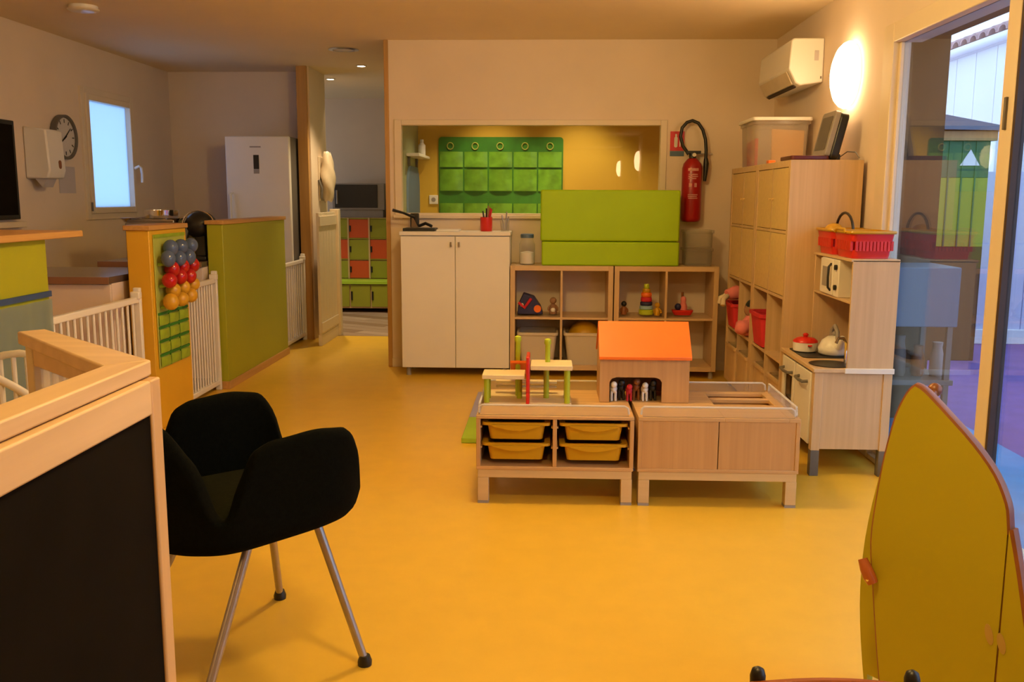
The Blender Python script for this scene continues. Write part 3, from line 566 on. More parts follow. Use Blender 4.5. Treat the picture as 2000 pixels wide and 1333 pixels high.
t = thing('toy_kettle', 'white toy kettle with grey handle under the play microwave shelf', 'kettle', (1.495, 4.80, .539))
kc = (1.495, 4.80, .539)
part(t, 'kettle_body', G().lathe([(.062, 0), (.078, .01), (.08, .035), (.062, .075), (.035, .095), (.01, .1)], kc, n=26), m_white_plastic, smooth=60)
part(t, 'spout', G().tube([(1.495, 4.72, .59), (1.495, 4.685, .625), (1.495, 4.67, .65)], [.02, .014, .012], 10), m_white_plastic, smooth=60)
part(t, 'handle', G().tube([(1.495+.0, 4.80-.05, .625), (1.495, 4.80-.045, .665), (1.495, 4.80, .69), (1.495, 4.80+.045, .665), (1.495, 4.80+.05, .625)], .011, 8), m_midgrey, smooth=60)
part(t, 'lid_knob', G().ball((1.495, 4.80, .648), .014, 10, 6), m_midgrey, smooth=60)
def basket(label, x0, x1, y0, y1, z, h, fill):
    t = thing('shopping_basket', label, 'basket', ((x0+x1)/2, (y0+y1)/2, z), group='red toy shopping baskets')
    tp = .018
    def ring(i, zz): return [(x, y, zz) for x, y in rrect(x0+i, x1-i, y0+i, y1-i, .025, 3)]
    part(t, 'base', G().prism(ring(tp, z), (0, 0, .008)), m_red)
    for a, b in ((.008, .04), (h-.05, h-.012)): part(t, 'band', G().loft([ring(tp*(1-a/h), z+a), ring(tp*(1-b/h), z+b), ring(tp*(1-b/h)+.004, z+b), ring(tp*(1-a/h)+.004, z+a)], cap=False), m_red)
    part(t, 'rim', G().loft([ring(-.004, z+h-.014), ring(-.008, z+h-.008), ring(-.006, z+h), ring(.006, z+h), ring(.006, z+h-.014)], cap=False), fill)
    for fx in (0, 1):
        n = 10
        for i in range(n):
            u = x0+.03+(x1-x0-.06)*i/(n-1); v0, v1 = (y0+tp*.8, y0+tp*.3) if fx == 0 else (y1-tp*.8, y1-tp*.3)
            part(t, 'slat', G().box(u-.006, u+.006, min(v0, v1), max(v0, v1)+.003, z+.036, z+h-.048), m_red)
        n = 12
        for i in range(n):
            u = y0+.03+(y1-y0-.06)*i/(n-1); v0, v1 = (x0+tp*.8, x0+tp*.3) if fx == 0 else (x1-tp*.8, x1-tp*.3)
            part(t, 'slat', G().box(min(v0, v1), max(v0, v1)+.003, u-.006, u+.006, z+.036, z+h-.048), m_red)
    return t
bz = 1.061
tb = basket('red toy basket with raised black handle, the far one on the play kitchen', 1.435, 1.645, 4.75, 5.02, bz, .13, m_tray)
part(tb, 'handle', G().tube([(1.54+.0, 4.745, bz+.06)] + [(1.54, 4.885-.14*math.cos(a), bz+.11+.10*math.sin(a)) for a in [k*PI/10 for k in range(11)]], .007, 8), m_black)
tb = basket('red toy basket with yellow rim, the near one on the play kitchen', 1.435, 1.645, 4.44, 4.72, bz, .13, m_tray)
part(tb, 'handle', G().tube([(1.425, 4.50, bz+.12), (1.425, 4.52, bz+.138), (1.425, 4.64, bz+.138), (1.425, 4.66, bz+.12)], .006, 8), m_tray)
heap('toy_fruit', 'pale yellow toy fruit heaped in the far red basket', 'toy', (1.50, 4.93, bz+.115), (.05, .05, .04), m_yel_ball)
heap('toy_fruit', 'dark red toy fruit in the near red basket', 'toy', (1.54, 4.58, bz+.065), (.08, .10, .055), m_crimson)

# ------------------------------------------------------------------ two low activity tables
def tray(label, cx, y0, z, group):
    t = thing('table_tray', label, 'tray', (cx, y0+.2, z-.075), group=group)
    W2 = .150
    def ring(i, zz, r=.02): return [(x, y, zz) for x, y in rrect(cx-W2+i, cx+W2-i, y0+i*.6, y0+.42-i, r)]
    part(t, 'body', G().loft([ring(.034, z-.078), ring(.022, z-.008), ring(.026, z-.008), ring(.038, z-.074)], cap=False).add(ring(.034, z-.078), [tuple(range(20))]), m_tray)
    part(t, 'rim', G().loft([ring(.02, z-.016), ring(.0, z-.012), ring(.0, z), ring(.024, z), ring(.024, z-.012)], cap=False), m_tray)
    n = 9; top = [(cx-.105+.21*i/(n-1), z-.010) for i in range(n)]; bot = [(cx+.105-.21*i/(n-1), z-.014-.020*math.sin(PI*i/(n-1))) for i in range(n)]
    part(t, 'pull_lip', G().prism([(x, y0-.006, zz) for x, zz in top+bot], (0, .012, 0)), m_tray)
    return t
m_base = wood('pale_table_base', (.64, .46, .22), 'x', .45, .07)
def table(label, x0, x1, kind):
    y0, y1 = 3.92, 4.50
    t = thing('activity_table', label, 'table', ((x0+x1)/2, 4.21, 0), group='low wooden activity tables')
    for x in (x0+.006, x1-.052):
        for y in (y0+.004, y1-.05): part(t, 'leg', B(x, x+.048, y, y+.048, .012, .118), m_base, .002); part(t, 'leg_tip', B(x, x+.048, y, y+.048, 0, .012), m_midgrey)
    part(t, 'base_frame', G().box(x0+.006, x1-.006, y0+.004, y0+.024, .118, .162).box(x0+.006, x1-.006, y1-.024, y1-.004, .118, .162).box(x0+.006, x0+.026, y0+.024, y1-.024, .118, .162).box(x1-.026, x1-.006, y0+.024, y1-.024, .118, .162), m_base, .002)
    part(t, 'bottom', B(x0, x1, y0, y1, .155, .17), m_beech_x, .002)
    for x in (x0, x1-.018): part(t, 'side_panel', B(x, x+.018, y0, y1, .17, .384), m_beech_v, .002)
    part(t, 'back_panel', B(x0+.018, x1-.018, y1-.012, y1-.003, .17, .384), m_beech_v)
    xm = (x0+x1)/2
    if kind == 'trays':
        part(t, 'divider', B(xm-.009, xm+.009, y0+.003, y1-.012, .17, .384), m_beech_v, .002)
        for x in (x0+.018, xm-.015, xm+.009, x1-.024):
            for z in (.270, .362): part(t, 'runner', B(x, x+.006, y0+.02, y1-.02, z-.022, z-.014), m_beech_x)
        part(t, 'top', B(x0, x1, y0, y1, .384, .40), m_beech_x, .003)
    else:
        for a, b in ((x0+.018, xm-.002), (xm+.002, x1-.018)): part(t, 'front_panel', B(a, b, y0+.004, y0+.016, .17, .384), m_beech_v, .001)
        part(t, 'well_floor', B(x0+.018, x1-.018, y0+.016, y1-.012, .335, .345), m_beech_x)
        wx0_, wx1_ = .775, x1-.05
        for a in ((x0, wx0_, y0, y1), (wx1_, x1, y0, y1), (wx0_, wx1_, y0, 4.19), (wx0_, wx1_, 4.30, 4.345), (wx0_, wx1_, 4.44, y1)): part(t, 'top_board', B(*a, .384, .40), m_beech_x, .0015)
    for pts in ([(x0+.02, y0+.012), (x1-.035, y0+.012)], [(x0+.02, y1-.012), (x1-.035, y1-.012)], [(x0+.012, y0+.03), (x0+.012, y1-.03)] if kind == 'trays' else [(x1-.012, y0+.03), (x1-.012, y1-.03)]):
        (ax, ay), (bx, by) = pts
        if ax != bx:
            sh = [(ax, ay-.003, .40), (bx+.012, ay-.003, .40), (bx+.012, ay-.003, .428), (bx, ay-.003, .444), (ax, ay-.003, .444), (ax-.008, ay-.003, .43)]; v = (0, .006, 0)
            ed = [(ax-.008, ay, .41), (ax-.006, ay, .436), (ax+.004, ay, .445), (bx-.006, ay, .445), (bx+.008, ay, .436), (bx+.012, ay, .41)]
        else:
            sh = [(ax-.003, ay, .40), (ax-.003, by, .40), (ax-.003, by, .444), (ax-.003, ay, .444)]; v = (.006, 0, 0)
            ed = [(ax, ay, .41), (ax, ay+.008, .445), (ax, by-.008, .445), (ax, by, .41)]
        rs = part(t, 'rim_strip', G().prism(sh, v), m_clear, label='clear acrylic rim')
        part(rs, 'rim_edge', G().tube(ed, .0048, 6), m_rim, label='frosted bright edge of the rim')
    return t
table('low wooden activity table with four yellow trays', -.305, .384, 'trays')
table('low wooden activity table with two plain front panels', .402, 1.10, 'panels')
for cx, nm in ((-.130, 'left'), (.2095, 'right')):
    for z, rn in ((.366, 'upper'), (.274, 'lower')):
        tray('yellow plastic tray in the low table, %s %s' % (rn, nm), cx, 3.928, z, 'yellow trays in the low table')
# orange roofed play house
t = thing('play_house', 'wooden toy house with orange roof on the low tables', 'toy house', (.452, 4.33, .40))
hx0, hx1, hy0, hy1, hb, he, hr = .248, .660, 4.21, 4.47, .402, .612, .752
part(t, 'front_wall', G().box(hx0, hx0+.045, hy0, hy0+.012, hb, he).box(hx1-.125, hx1, hy0, hy0+.012, hb, he).prism([(hx0+.045, hy0, he), (hx0+.045, hy0, hb+.095), (hx0+.055, hy0, hb+.11), (hx0+.075, hy0, hb+.118), (hx1-.155, hy0, hb+.118), (hx1-.135, hy0, hb+.11), (hx1-.125, hy0, hb+.095), (hx1-.125, hy0, he)], (0, .012, 0)), m_beech_v)
part(t, 'back_wall', B(hx0, hx1, hy1-.012, hy1, hb, he), m_beech_v)
ym = (hy0+hy1)/2
for x in (hx0, hx1-.012): part(t, 'gable_wall', G().prism([(x, hy0+.012, hb), (x, hy1-.012, hb), (x, hy1-.012, he), (x, ym, hr-.015), (x, hy0+.012, he)], (.012, 0, 0)), m_beech_v)
for s in (-1, 1):
    ye = hy0-.018 if s < 0 else hy1+.018
    part(t, 'roof_panel', G().prism([(hx0-.006, ye, he-.008), (hx1+.008, ye, he-.008), (hx1+.008, ym, hr), (hx0-.006, ym, hr)], (0, 0, .014)), m_orange, .002, label='orange painted roof board')
for i, (dx, dy, h_, mm) in enumerate(((.022, .03, .092, m_white_plastic), (.060, .055, .098, m_black), (.095, .03, .080, m_crimson), (.130, .06, .104, m_brown), (.168, .035, .088, m_white_plastic), (.208, .055, .098, m_black))):
    x, y = hx0+.045+dx, hy0+.015+dy
    a = thing('toy_animal', ('white toy animal at the left of the orange-roofed house doorway', 'black toy animal standing left inside the orange-roofed house', 'crimson toy animal inside the orange-roofed house', 'tall brown toy animal in the middle of the house doorway', 'white toy animal right of the brown one in the doorway', 'black toy animal at the right of the house doorway')[i], 'toy', (x, y, hb), group='toy animals in the play house')
    part(a, 'body', G().ball((x, y, hb+h_*.6), h_*.33, 10, 6, (.6, 1, .75)), mm, smooth=60)
    part(a, 'head', G().ball((x, y-h_*.3, hb+h_*.86), h_*.17, 8, 6), mm, smooth=60)
    for sx in (-1, 1):
        for sy in (-1, 1): part(a, 'leg', G().cyl((x+sx*h_*.1, y+sy*h_*.2, hb), (x+sx*h_*.1, y+sy*h_*.2, hb+h_*.5), h_*.06, n=6), mm)
# wooden garage toy
t = thing('toy_garage', 'cream wooden toy garage with lime posts and a red wall', 'toy', (-.09, 4.2, .40))
part(t, 'base', B(-.285, .115, 4.12, 4.40, .401, .413), m_toy_cream, .002)
part(t, 'deck', B(-.292, -.098, 4.10, 4.24, .525, .545), m_toy_cream, .003)
part(t, 'deck', B(-.072, .118, 4.10, 4.26, .568, .59), m_toy_cream, .003)
part(t, 'wall', B(-.092, -.076, 4.09, 4.24, .413, .63), m_red, .004)
for x, y, z in ((-.272, 4.125, .525), (-.272, 4.22, .525), (-.125, 4.22, .525), (.0, 4.235, .568), (.095, 4.125, .568), (.095, 4.235, .568)):
    part(t, 'post', G().cyl((x, y, .413), (x, y, z), .013, n=14), m_toy_green)
for x, zb in ((-.135, .413), (.005, .588)):
    y = 4.28 if zb < .5 else 4.20
    part(t, 'peg', G().lathe([(.012, 0), (.012, .70-zb-.03), (.017, .70-zb-.022), (.015, .70-zb-.004), (.006, .70-zb)], (x, y, zb), n=12), m_toy_green, smooth=50)
part(t, 'ramp', G().prism([(-.17, 4.26, .572), (-.092, 4.26, .572), (-.092, 4.36, .50), (-.17, 4.36, .50)], (0, 0, .012)), m_orange)
for z in (.44, .465): part(t, 'stair_board', B(-.24, .05, 4.33-.8*(z-.44), 4.35, z, z+.01), m_toy_cream)
t = thing('foam_strip', 'lime and lilac foam strip lying on the floor behind the tables', 'mat', (-.42, 5.4, 0))
part(t, 'lime_pad', B(-.465, -.335, 4.92, 5.42, .001, .03), m_lime_foam, .004); part(t, 'lilac_pad', B(-.465, -.335, 5.425, 6.15, .001, .03), m_lilac, .004)

# ------------------------------------------------------------------ black tub chair
t = thing('tub_chair', 'black upholstered tub armchair with four grey metal legs', 'armchair', (-.885, 2.535, 0), math.atan2(.655, .755)-PI/2)
# own axes: +y faces front
def hgt(a):                                        # rim height above the seat by angle from the front
    a = abs(a); pts = [(0, .02), (28, .02), (40, .05), (47, .20), (54, .245), (70, .255), (94, .245), (104, .225), (111, .14), (117, .035), (123, .06), (131, .2), (145, .30), (165, .35), (180, .36)]
    for (x0, y0), (x1, y1) in zip(pts, pts[1:]):
        if x0 <= a <= x1: s = (a-x0)/(x1-x0); s = s*s*(3-2*s); return y0+(y1-y0)*s
    return .36
na = 96; rings = []
def rad(a):                                        # rounded-square plan
    c, s = abs(math.sin(a)), abs(math.cos(a)); p = 4.2 if math.cos(a) > 0 else 4.2-1.6*min(1, -math.cos(a)*1.5)
    return ((c/.285)**p + (s/.285)**p)**(-1/p)
for k in range(10):
    ring = []
    for j in range(na):
        a = 2*PI*j/na-PI; R = rad(a); h = hgt(math.degrees(a))
        if k <= 3: rr = R*(.02, .45, .78, .93)[k]; z = .455+(0, 0, .002, .012)[k]
        else:
            q = (k-4)/5; rr = R*(.985+.05*q) + .03*q*(h/.36)*(1 if abs(math.degrees(a)) > 140 else .3); z = .475 + (h)*q
        yy = rr*math.cos(a); yy *= .93 if yy > 0 else 1.0
        ring.append((rr*math.sin(a), yy, z + .07*(yy-.25) if k < 5 else z + .07*(yy-.25)*(1-(k-4)/5)))
    rings.append(ring)
part(t, 'shell', G().loft(rings, cap=False), m_black_fabric, solid=.045, sub=1, smooth=180)
part(t, 'seat_pad', G().loft([[(x*s, y*s, z) for x, y in rrect(-.22, .22, -.2, .24, .08)] for s, z in ((.9, .455), (1, .465), (1, .485), (.92, .498))]), paint('black_seat_wool', (.008, .009, .003), .95, .3, 90, .4, 400, spec=.06), smooth=60)
for sx in (-1, 1):
    for sy in (-1, 1):
        tx, ty, bx, by = (sx*.165, .155, sx*.285, .24) if sy > 0 else (sx*.195, -.05, sx*.285, -.24)
        lg = part(t, 'leg', G().cyl((bx, by, .012), (tx, ty, .43), .012, .013, 14), m_steel)
        part(lg, 'foot', G().lathe([(.02, 0), (.021, .012), (.015, .03)], (bx, by, 0), n=14), m_black)
part(t, 'frame_plate', B(-.19, .19, -.08, .17, .418, .428), m_black)

# ------------------------------------------------------------------ pine play pen with chalkboard in the foreground
t = thing('chalkboard_pen', 'pine framed play pen side with black chalkboard in the foreground', 'play pen', (-.77, 1.2, 0))
yF, yN = 1.70, .45
part(t, 'top_cap', G().prism([(-.752, yN, 1.002), (-.752, yF, 1.002), (-.815, yF-.065, 1.002), (-.822, yN, 1.002)], (0, 0, .03)), m_pine_y, .004)
part(t, 'frame_rail', B(-.770, -.736, yN, yF-.042, .935, 1.0), m_pine_y, .004)
part(t, 'frame_rail', B(-.770, -.736, yN, yF-.042, .14, .205), m_pine_y, .004)
part(t, 'frame_post', B(-.770, -.736, yF-.042, yF, 0, 1.0), m_pine_z, .004); part(t, 'frame_post', B(-.770, -.736, yN-.04, yN, 0, 1.0), m_pine_z, .004)
part(t, 'chalkboard', B(-.752, -.742, yN, yF-.042, .205, .935), m_chalk)
wd = Vector((-.731, .682, 0)); wn = Vector((-.682, -.731, 0))*1.0                    # wing direction, inner side
c0 = Vector((-.752, 1.70, 0)); wl = .575
def wing(u0, u1, n0, n1, z0, z1):
    return G().prism([c0+wd*u+wn*n+Vector((0, 0, z0)) for u, n in ((u0, n0), (u1, n0), (u1, n1), (u0, n1))], (0, 0, z1-z0))
part(t, 'top_cap', G().prism([c0+Vector((0, 0, 1.002)), c0+wd*wl+Vector((0, 0, 1.002)), c0+wd*wl+wn*.062+Vector((0, 0, 1.002)), Vector((-.815, yF-.065, 1.002))], (0, 0, .03)), m_pine_x, .004)
part(t, 'wing_rail', wing(.02, wl-.04, .015, .045, .955, 1.0), m_pine_x, .003); part(t, 'wing_rail', wing(.02, wl-.04, .015, .045, .14, .20), m_pine_x, .003)
part(t, 'wing_post', wing(wl-.045, wl, .012, .048, 0, 1.0), m_toy_cream, .003)
part(t, 'wing_pane', wing(.02, wl-.045, .027, .032, .20, .955), m_milky)
# ------------------------------------------------------------------ lime play panel on the right
pn0 = Vector((.95, 2.18, 0)); tang = Vector((math.cos(math.radians(52)), -math.sin(math.radians(52)), 0)); pn = Vector((tang.y, -tang.x, 0))
def panel_poly(px, off=0.0): return [on_plane(x, y, pn0+pn*off, pn) for x, y in px]
def dense(pts, n=4):
    out = []
    for i in range(len(pts)-1):
        p0, p1, p2, p3 = pts[max(i-1, 0)], pts[i], pts[i+1], pts[min(i+2, len(pts)-1)]
        for k in range(n):
            s = k/n; out.append(tuple(.5*((2*b)+(c-a)*s+(2*a-5*b+4*c-d)*s*s+(3*b-a-3*c+d)*s**3) for a, b, c, d in zip(p0, p1, p2, p3)))
    return out+[pts[-1]]
t = thing('play_gate_panel', 'lime green curved play panel with brown edges at the lower right', 'play panel', (.95, 2.18, 0))
left = [(1722, 1370), (1714, 1280), (1706, 1150), (1702, 1060), (1712, 980), (1728, 895), (1750, 815), (1772, 770), (1787, 755)]
rightc = [(1787, 755), (1806, 768), (1850, 815), (1900, 872), (1940, 930), (1962, 985), (1966, 1018), (1967, 1045)]
outl = dense(left, 3)[:-1] + dense(rightc, 3)
lp = panel_poly(outl)
zf = .03
bl = Vector(lp[0]); br = on_plane(1938, 1370, pn0, pn)
poly = lp + [Vector((br.x, br.y, zf)), Vector((bl.x, bl.y, zf))]
tk = -pn*.028 if (Vector((0, 0, 0))-pn0).dot(pn) > 0 else pn*.028
lf = part(t, 'leaf', G().prism(poly, tk), m_lime_pan)
edge = [p + tk*.5 for p in lp]
def edge_strip(pts, w):
    rings_ = []
    for i, p in enumerate(pts):
        d = (pts[min(i+1, len(pts)-1)]-pts[max(i-1, 0)]).normalized(); o_ = d.cross(pn).normalized()
        if o_.dot(p-Vector((1.0, 2.11, .4))) < 0: o_ = -o_
        rings_.append([p, p+o_*w*.7+tk*.1, p+o_*w+tk*.5, p+o_*w*.7+tk*.9, p+tk])
    return G().loft(rings_, cap=True)
part(t, 'edge_band', edge_strip(lp, .008), m_brown, label='rounded brown wooden edge')
part(t, 'seam_band', G().tube([on_plane(1967, 1040, pn0, pn)+tk*.4, on_plane(1938, 1370, pn0, pn)+tk*.3], .0055, 6), m_brown)
fx = [(1971, 1036), (1985, 1120), (2003, 1250), (2030, 1420)]
fp = panel_poly(dense(fx, 3)); q0 = on_plane(1942, 1370, pn0, pn)
part(t, 'fixed_panel', G().prism(fp + [Vector((fp[-1].x, fp[-1].y, zf)), Vector((q0.x, q0.y, zf)), q0], tk), m_lime_pan)
part(t, 'edge_band', edge_strip(fp, .012), m_brown)
for px in ((1932, 1240), (1956, 1258)):
    c = on_plane(*px, pn0, pn); part(t, 'hinge_plate', G().prism([c+tang*(.011*math.cos(a))+Vector((0, 0, .021*math.sin(a)+.012*math.cos(a)*-1)) for a in [k*PI/10 for k in range(20)]], -tk.normalized()*.0015), paint('pale_hinge_plastic', (.50, .34, .09), .4), label='pale oval hinge plate')
c1 = on_plane(1690, 1090, pn0, pn); c2 = on_plane(1710, 1138, pn0, pn); nn = -tk.normalized()
lt = part(t, 'latch', G().tube([c1+nn*.012, c1*.6+c2*.4+nn*.014, c1*.3+c2*.7+nn*.014, c2+nn*.012], [.012, .016, .017, .014], 10), paint('orange_brown_latch', (.46, .12, .03), .3), smooth=60)
part(lt, 'screw', G().lathe([(.006, 0), (.004, .003)], c1*.2+c2*.8+nn*.026, nn, 10), m_chrome)
bo = pn0 - nn*.12
bp = [on_plane(x, y, bo, pn) for x, y in dense([(1690, 1370), (1681, 1250), (1680, 1150), (1690, 1050), (1712, 950), (1740, 860), (1770, 800), (1800, 790)], 3)]
e_ = on_plane(1900, 1000, bo, pn)
part(t, 'rear_leaf', G().prism(bp + [e_, Vector((e_.x, e_.y, zf)), Vector((bp[0].x, bp[0].y, zf))], tk), m_lime_pan)
c = on_plane(1826, 762, bo, pn); part(t, 'knob', G().ball(c, .018, 12, 8), m_brown, smooth=60)
part(t, 'spacer', G().cyl(c, on_plane(1815, 800, pn0+tk, pn), .008, n=10), m_brown)
part(t, 'foot_rail', G().prism([Vector((bl.x, bl.y, 0))+tang*.0, Vector((br.x, br.y, 0))+tang*.1, Vector((br.x, br.y, 0))+tang*.1-nn*.14, Vector((bl.x, bl.y, 0))-nn*.14], (0, 0, .03)), m_brown)
# small wooden chair, only its back shows
t = thing('child_chair', 'brown wooden child chair with black post caps at the bottom edge', 'chair', (.535, 1.72, 0))
for x in (.395, .675):
    lg = part(t, 'back_post', G().cyl((x, 1.60, 0), (x, 1.60, .468), .013, n=14), m_brown_rail)
    part(lg, 'post_cap', G().lathe([(.014, .458), (.0145, .472), (.011, .484), (.003, .489)], (x, 1.60, 0), n=14), m_black, smooth=60)
    part(t, 'front_leg', G().cyl((x, 1.86, 0), (x, 1.86, .26), .013, n=14), m_brown_rail)
    part(t, 'side_stretcher', G().cyl((x, 1.60, .12), (x, 1.86, .12), .008, n=10), m_brown_rail)
part(t, 'seat', G().prism([(x, y, .26) for x, y in rrect(.385, .685, 1.615, 1.88, .03)], (0, 0, .016)), m_brown_rail, .003)
n = 12; xs = [.375+.32*i/n for i in range(n+1)]
part(t, 'back_rail', G().prism([(x, 1.575, .466+.012*math.sin(PI*(x-.375)/.32)) for x in xs]+[(x, 1.575, .395) for x in reversed(xs)], (0, .014, 0)), m_brown_rail, .003)

# ------------------------------------------------------------------ half-height partition with gates on the left
PX = -2.23
def partition(name, label, y0, y1, m, capm, th=.11, foot=True, h=1.15):
    t = thing(name, label, 'partition', (PX-th/2, (y0+y1)/2, 0))
    part(t, 'panel', B(PX-th, PX, y0, y1, 0, h), m, .004)
    part(t, 'top_cap', B(PX-th-.012, PX+.012, y0-.012, y1+.012, h, h+.028), m_trim_y, .004)
    if foot: part(t, 'skirting', G().box(PX, PX+.012, y0, y1, 0, .055).box(PX-th, PX+.012, y0-.012, y0, 0, .055), m_trim_y, .002)
    return t
partition('lime_partition', 'lime green waist-high partition before the fridge', 6.28, 7.78, m_lime, m_trim_y)
partition('yellow_partition', 'yellow partition post carrying the plush pocket organizer', 5.10, 5.63, m_yellow_panel, m_trim_y, .13, False)
def gate(label, y0, y1, z0, z1, nb, tall='far'):
    x = PX-.06; t = thing('baby_gate', label, 'gate', (x, (y0+y1)/2, 0), group='white baby gates')
    r = .016
    part(t, 'top_rail', B(x-r, x+r, y0+.02, y1-.02, z1-.035, z1), m_gate, .006); part(t, 'bottom_rail', B(x-r, x+r, y0+.02, y1-.02, z0, z0+.035), m_gate, .006)
    for y, e in ((y0, tall == 'near'), (y1, tall == 'far')): part(t, 'post', B(x-r-.004, x+r+.004, y-.014+(.014 if y == y0 else -.014), y+.014+(.014 if y == y0 else -.014), 0.0, z1+(.05 if e else .005)), m_gate, .006)
    b0 = None
    for i in range(nb):
        y = y0+.05+(y1-y0-.10)*(i+.5)/nb
        if b0 is None: b0 = part(t, 'bar', G().cyl((x, y, z0+.03), (x, y, z1-.03), .0078, n=8), m_gate); yb = y
        else: clone(b0, (0, y-yb, 0))
    part(t, 'latch', B(x-.022, x+.03, y1-.06, y1-.02, z1-.01, z1+.03), m_gate, .006)
    return t
gate('long white baby gate between lime corner panel and yellow partition', 4.07, 5.06, .04, .785, 14)
gate('white baby gate between yellow and lime partitions', 5.65, 6.26, .04, .785, 11)
gate('white baby gate between lime partition and corridor jamb', 7.80, 8.57, .04, .765, 10)
# organizer with plush fruit on the yellow partition
t = thing('pocket_organizer', 'lime cloth pocket organizer hanging on the yellow partition', 'organizer', (PX+.01, 5.36, .30))
part(t, 'backing', B(PX+.002, PX+.008, 5.14, 5.585, .355, 1.125), m_org_lime, .002)
part(t, 'top_hem', B(PX+.008, PX+.012, 5.14, 5.585, 1.105, 1.125), m_org_pocket)
for r in range(4):
    for c in range(3): pocket(t, 'pocket', (PX+.010, 5.148+c*.147, (.365+r*.080)), (0, 1, 0), (0, 0, 1), (1, 0, 0), .137, .056, .016, m_org_pocket)
for c in (1, 2): part(t, 'seam', B(PX+.008, PX+.014, 5.138+c*.147, 5.144+c*.147, .36, .68), m_org_dark)
for r in range(4): part(t, 'seam', B(PX+.008, PX+.013, 5.146, 5.58, (.424+r*.080), (.438+r*.080)), m_org_dark)
cols_ = ('left', 'middle', 'right')
for nm, mt, zb, nmz in (('blue', m_blue_ball, .985, 'berry'), ('red', m_red_ball, .87, 'tomato'), ('yellow', m_yel_ball, .745, 'lemon')):
    for row in (0, 1):
        for c in range(3):
            y = 5.18+c*.15+(.072 if row else 0)+random.uniform(-.006, .006); z = zb + (.060 if row else 0)+random.uniform(-.006, .006); x = PX+.06+(.012 if not row else 0)
            tt = thing('plush_'+nmz, '%s plush fruit in the organizer, %s row, %s one' % (nm, 'upper' if row else 'lower', cols_[c]), 'plush toy', (x, y, z-.04), group=nm+' plush fruit')
            sq = (.95+.1*random.random(), .95+.1*random.random(), 1.0+.15*random.random())
            part(tt, 'fruit', G().ball((x, y, z), .043, 14, 9, sq), mt, smooth=70)
            part(tt, 'stalk', G().tube([(PX+.013, y, z-.035), (x-.02, y, z-.03), (x, y, z)], .010, 6), m_org_pocket)
# lime counter end with blue voile at the left edge
t = thing('counter_end', 'lime counter end with overhanging wooden top at the left edge', 'counter', (-2.35, 3.6, 0))
part(t, 'panel', B(PX-.30, PX, 2.9, 4.03, 0, 1.15), m_lime, .004)
part(t, 'wooden_top', B(PX-.40, PX+.04, 2.85, 4.29, 1.15, 1.18), m_trim_y, .004)
vs = []; fs = []; ny = 40
for j, z in enumerate((.25, .50, .70, .885)):
    for i in range(ny+1):
        y = 2.95+1.07*i/ny; vs.append((PX+.022+.014*math.sin(y*42)*(1-.25*j)+.004*math.sin(y*17), y, z))
for j in range(3):
    for i in range(ny): a = j*(ny+1)+i; fs.append((a, a+1, a+ny+2, a+ny+1))
t2 = thing('voile_drape', 'sheer blue drape hanging below the lime counter end', 'drape', (PX+.02, 3.5, .25))
part(t2, 'cloth', G().add(vs, fs), m_blue_cloth, smooth=70); part(t2, 'band', B(PX+.003, PX+.012, 2.95, 4.03, .895, .92), m_blue_band)
# white slatted doll cot glimpsed behind the pen
t = thing('doll_cot', 'white slatted doll cot behind the pine pen at the left edge', 'doll cot', (-1.85, 3.0, 0))
o0, o1, p0_, p1_ = -2.15, -1.70, 2.92, 3.25
for y in (p0_, p1_):
    part(t, 'end_rail', G().tube([(o0+(o1-o0)*k/8, y, .68+.09*math.sin(PI*k/8)) for k in range(9)], .014, 8), m_gate, smooth=60)
    part(t, 'lower_rail', G().cyl((o0, y, .14), (o1, y, .14), .012, n=8), m_gate)
    for k in range(1, 9): part(t, 'slat', G().cyl((o0+(o1-o0)*k/9, y, .14), (o0+(o1-o0)*k/9, y, .68+.088*math.sin(PI*k/9)), .009, n=8), m_gate)
for x in (o0, o1):
    for y in (p0_, p1_): part(t, 'post', G().cyl((x, y, 0), (x, y, .68), .015, n=10), m_gate)
    part(t, 'side_rail', G().cyl((x, p0_, .62), (x, p1_, .62), .012, n=8), m_gate); part(t, 'side_rail', G().cyl((x, p0_, .14), (x, p1_, .14), .012, n=8), m_gate)
part(t, 'base', B(o0, o1, p0_, p1_, .13, .145), m_gate)

# ------------------------------------------------------------------ staff kitchen behind the partition
def counter(label, x0, x1, y0, y1):
    t = thing('kitchen_counter', label, 'counter', ((x0+x1)/2, (y0+y1)/2, 0))
    part(t, 'plinth', B(x0+.02, x1-.02, y0+.05, y1-.02, 0, .09), m_dark_in)
    n = max(1, round((x1-x0)/.6)); wdt = (x1-x0)/n
    part(t, 'carcass', B(x0+.002, x1-.002, y0+.022, y1-.004, .09, .862), m_cupboard)
    for i in range(n): part(t, 'door', B(x0+i*wdt+.003, x0+(i+1)*wdt-.003, y0+.004, y0+.021, .095, .858), m_cupboard, .002)
    part(t, 'worktop', B(x0, x1, y0-.012, y1, .864, .90), m_counter, .003); part(t, 'front_edge', B(x0, x1, y0-.018, y0-.012, .862, .90), m_counter_edge)
counter('dark-topped kitchen counter just behind the yellow partition', -3.64, -2.40, 4.96, 5.66)
counter('dark-topped kitchen counter further back under the black mixer', -3.06, -2.345, 6.18, 6.86)
t = thing('steel_appliance', 'stainless kitchen appliance behind the yellow partition', 'appliance', (-2.85, 6.5, .90))
part(t, 'body', B(-2.92, -2.58, 6.30, 6.75, .90, 1.16), m_steel, .01); part(t, 'door', B(-2.90, -2.60, 6.292, 6.30, .94, 1.14), m_chrome, .004); part(t, 'handle', G().tube([(-2.85, 6.29, 1.10), (-2.85, 6.265, 1.11), (-2.65, 6.265, 1.11), (-2.65, 6.29, 1.10)], .007, 8), m_chrome)
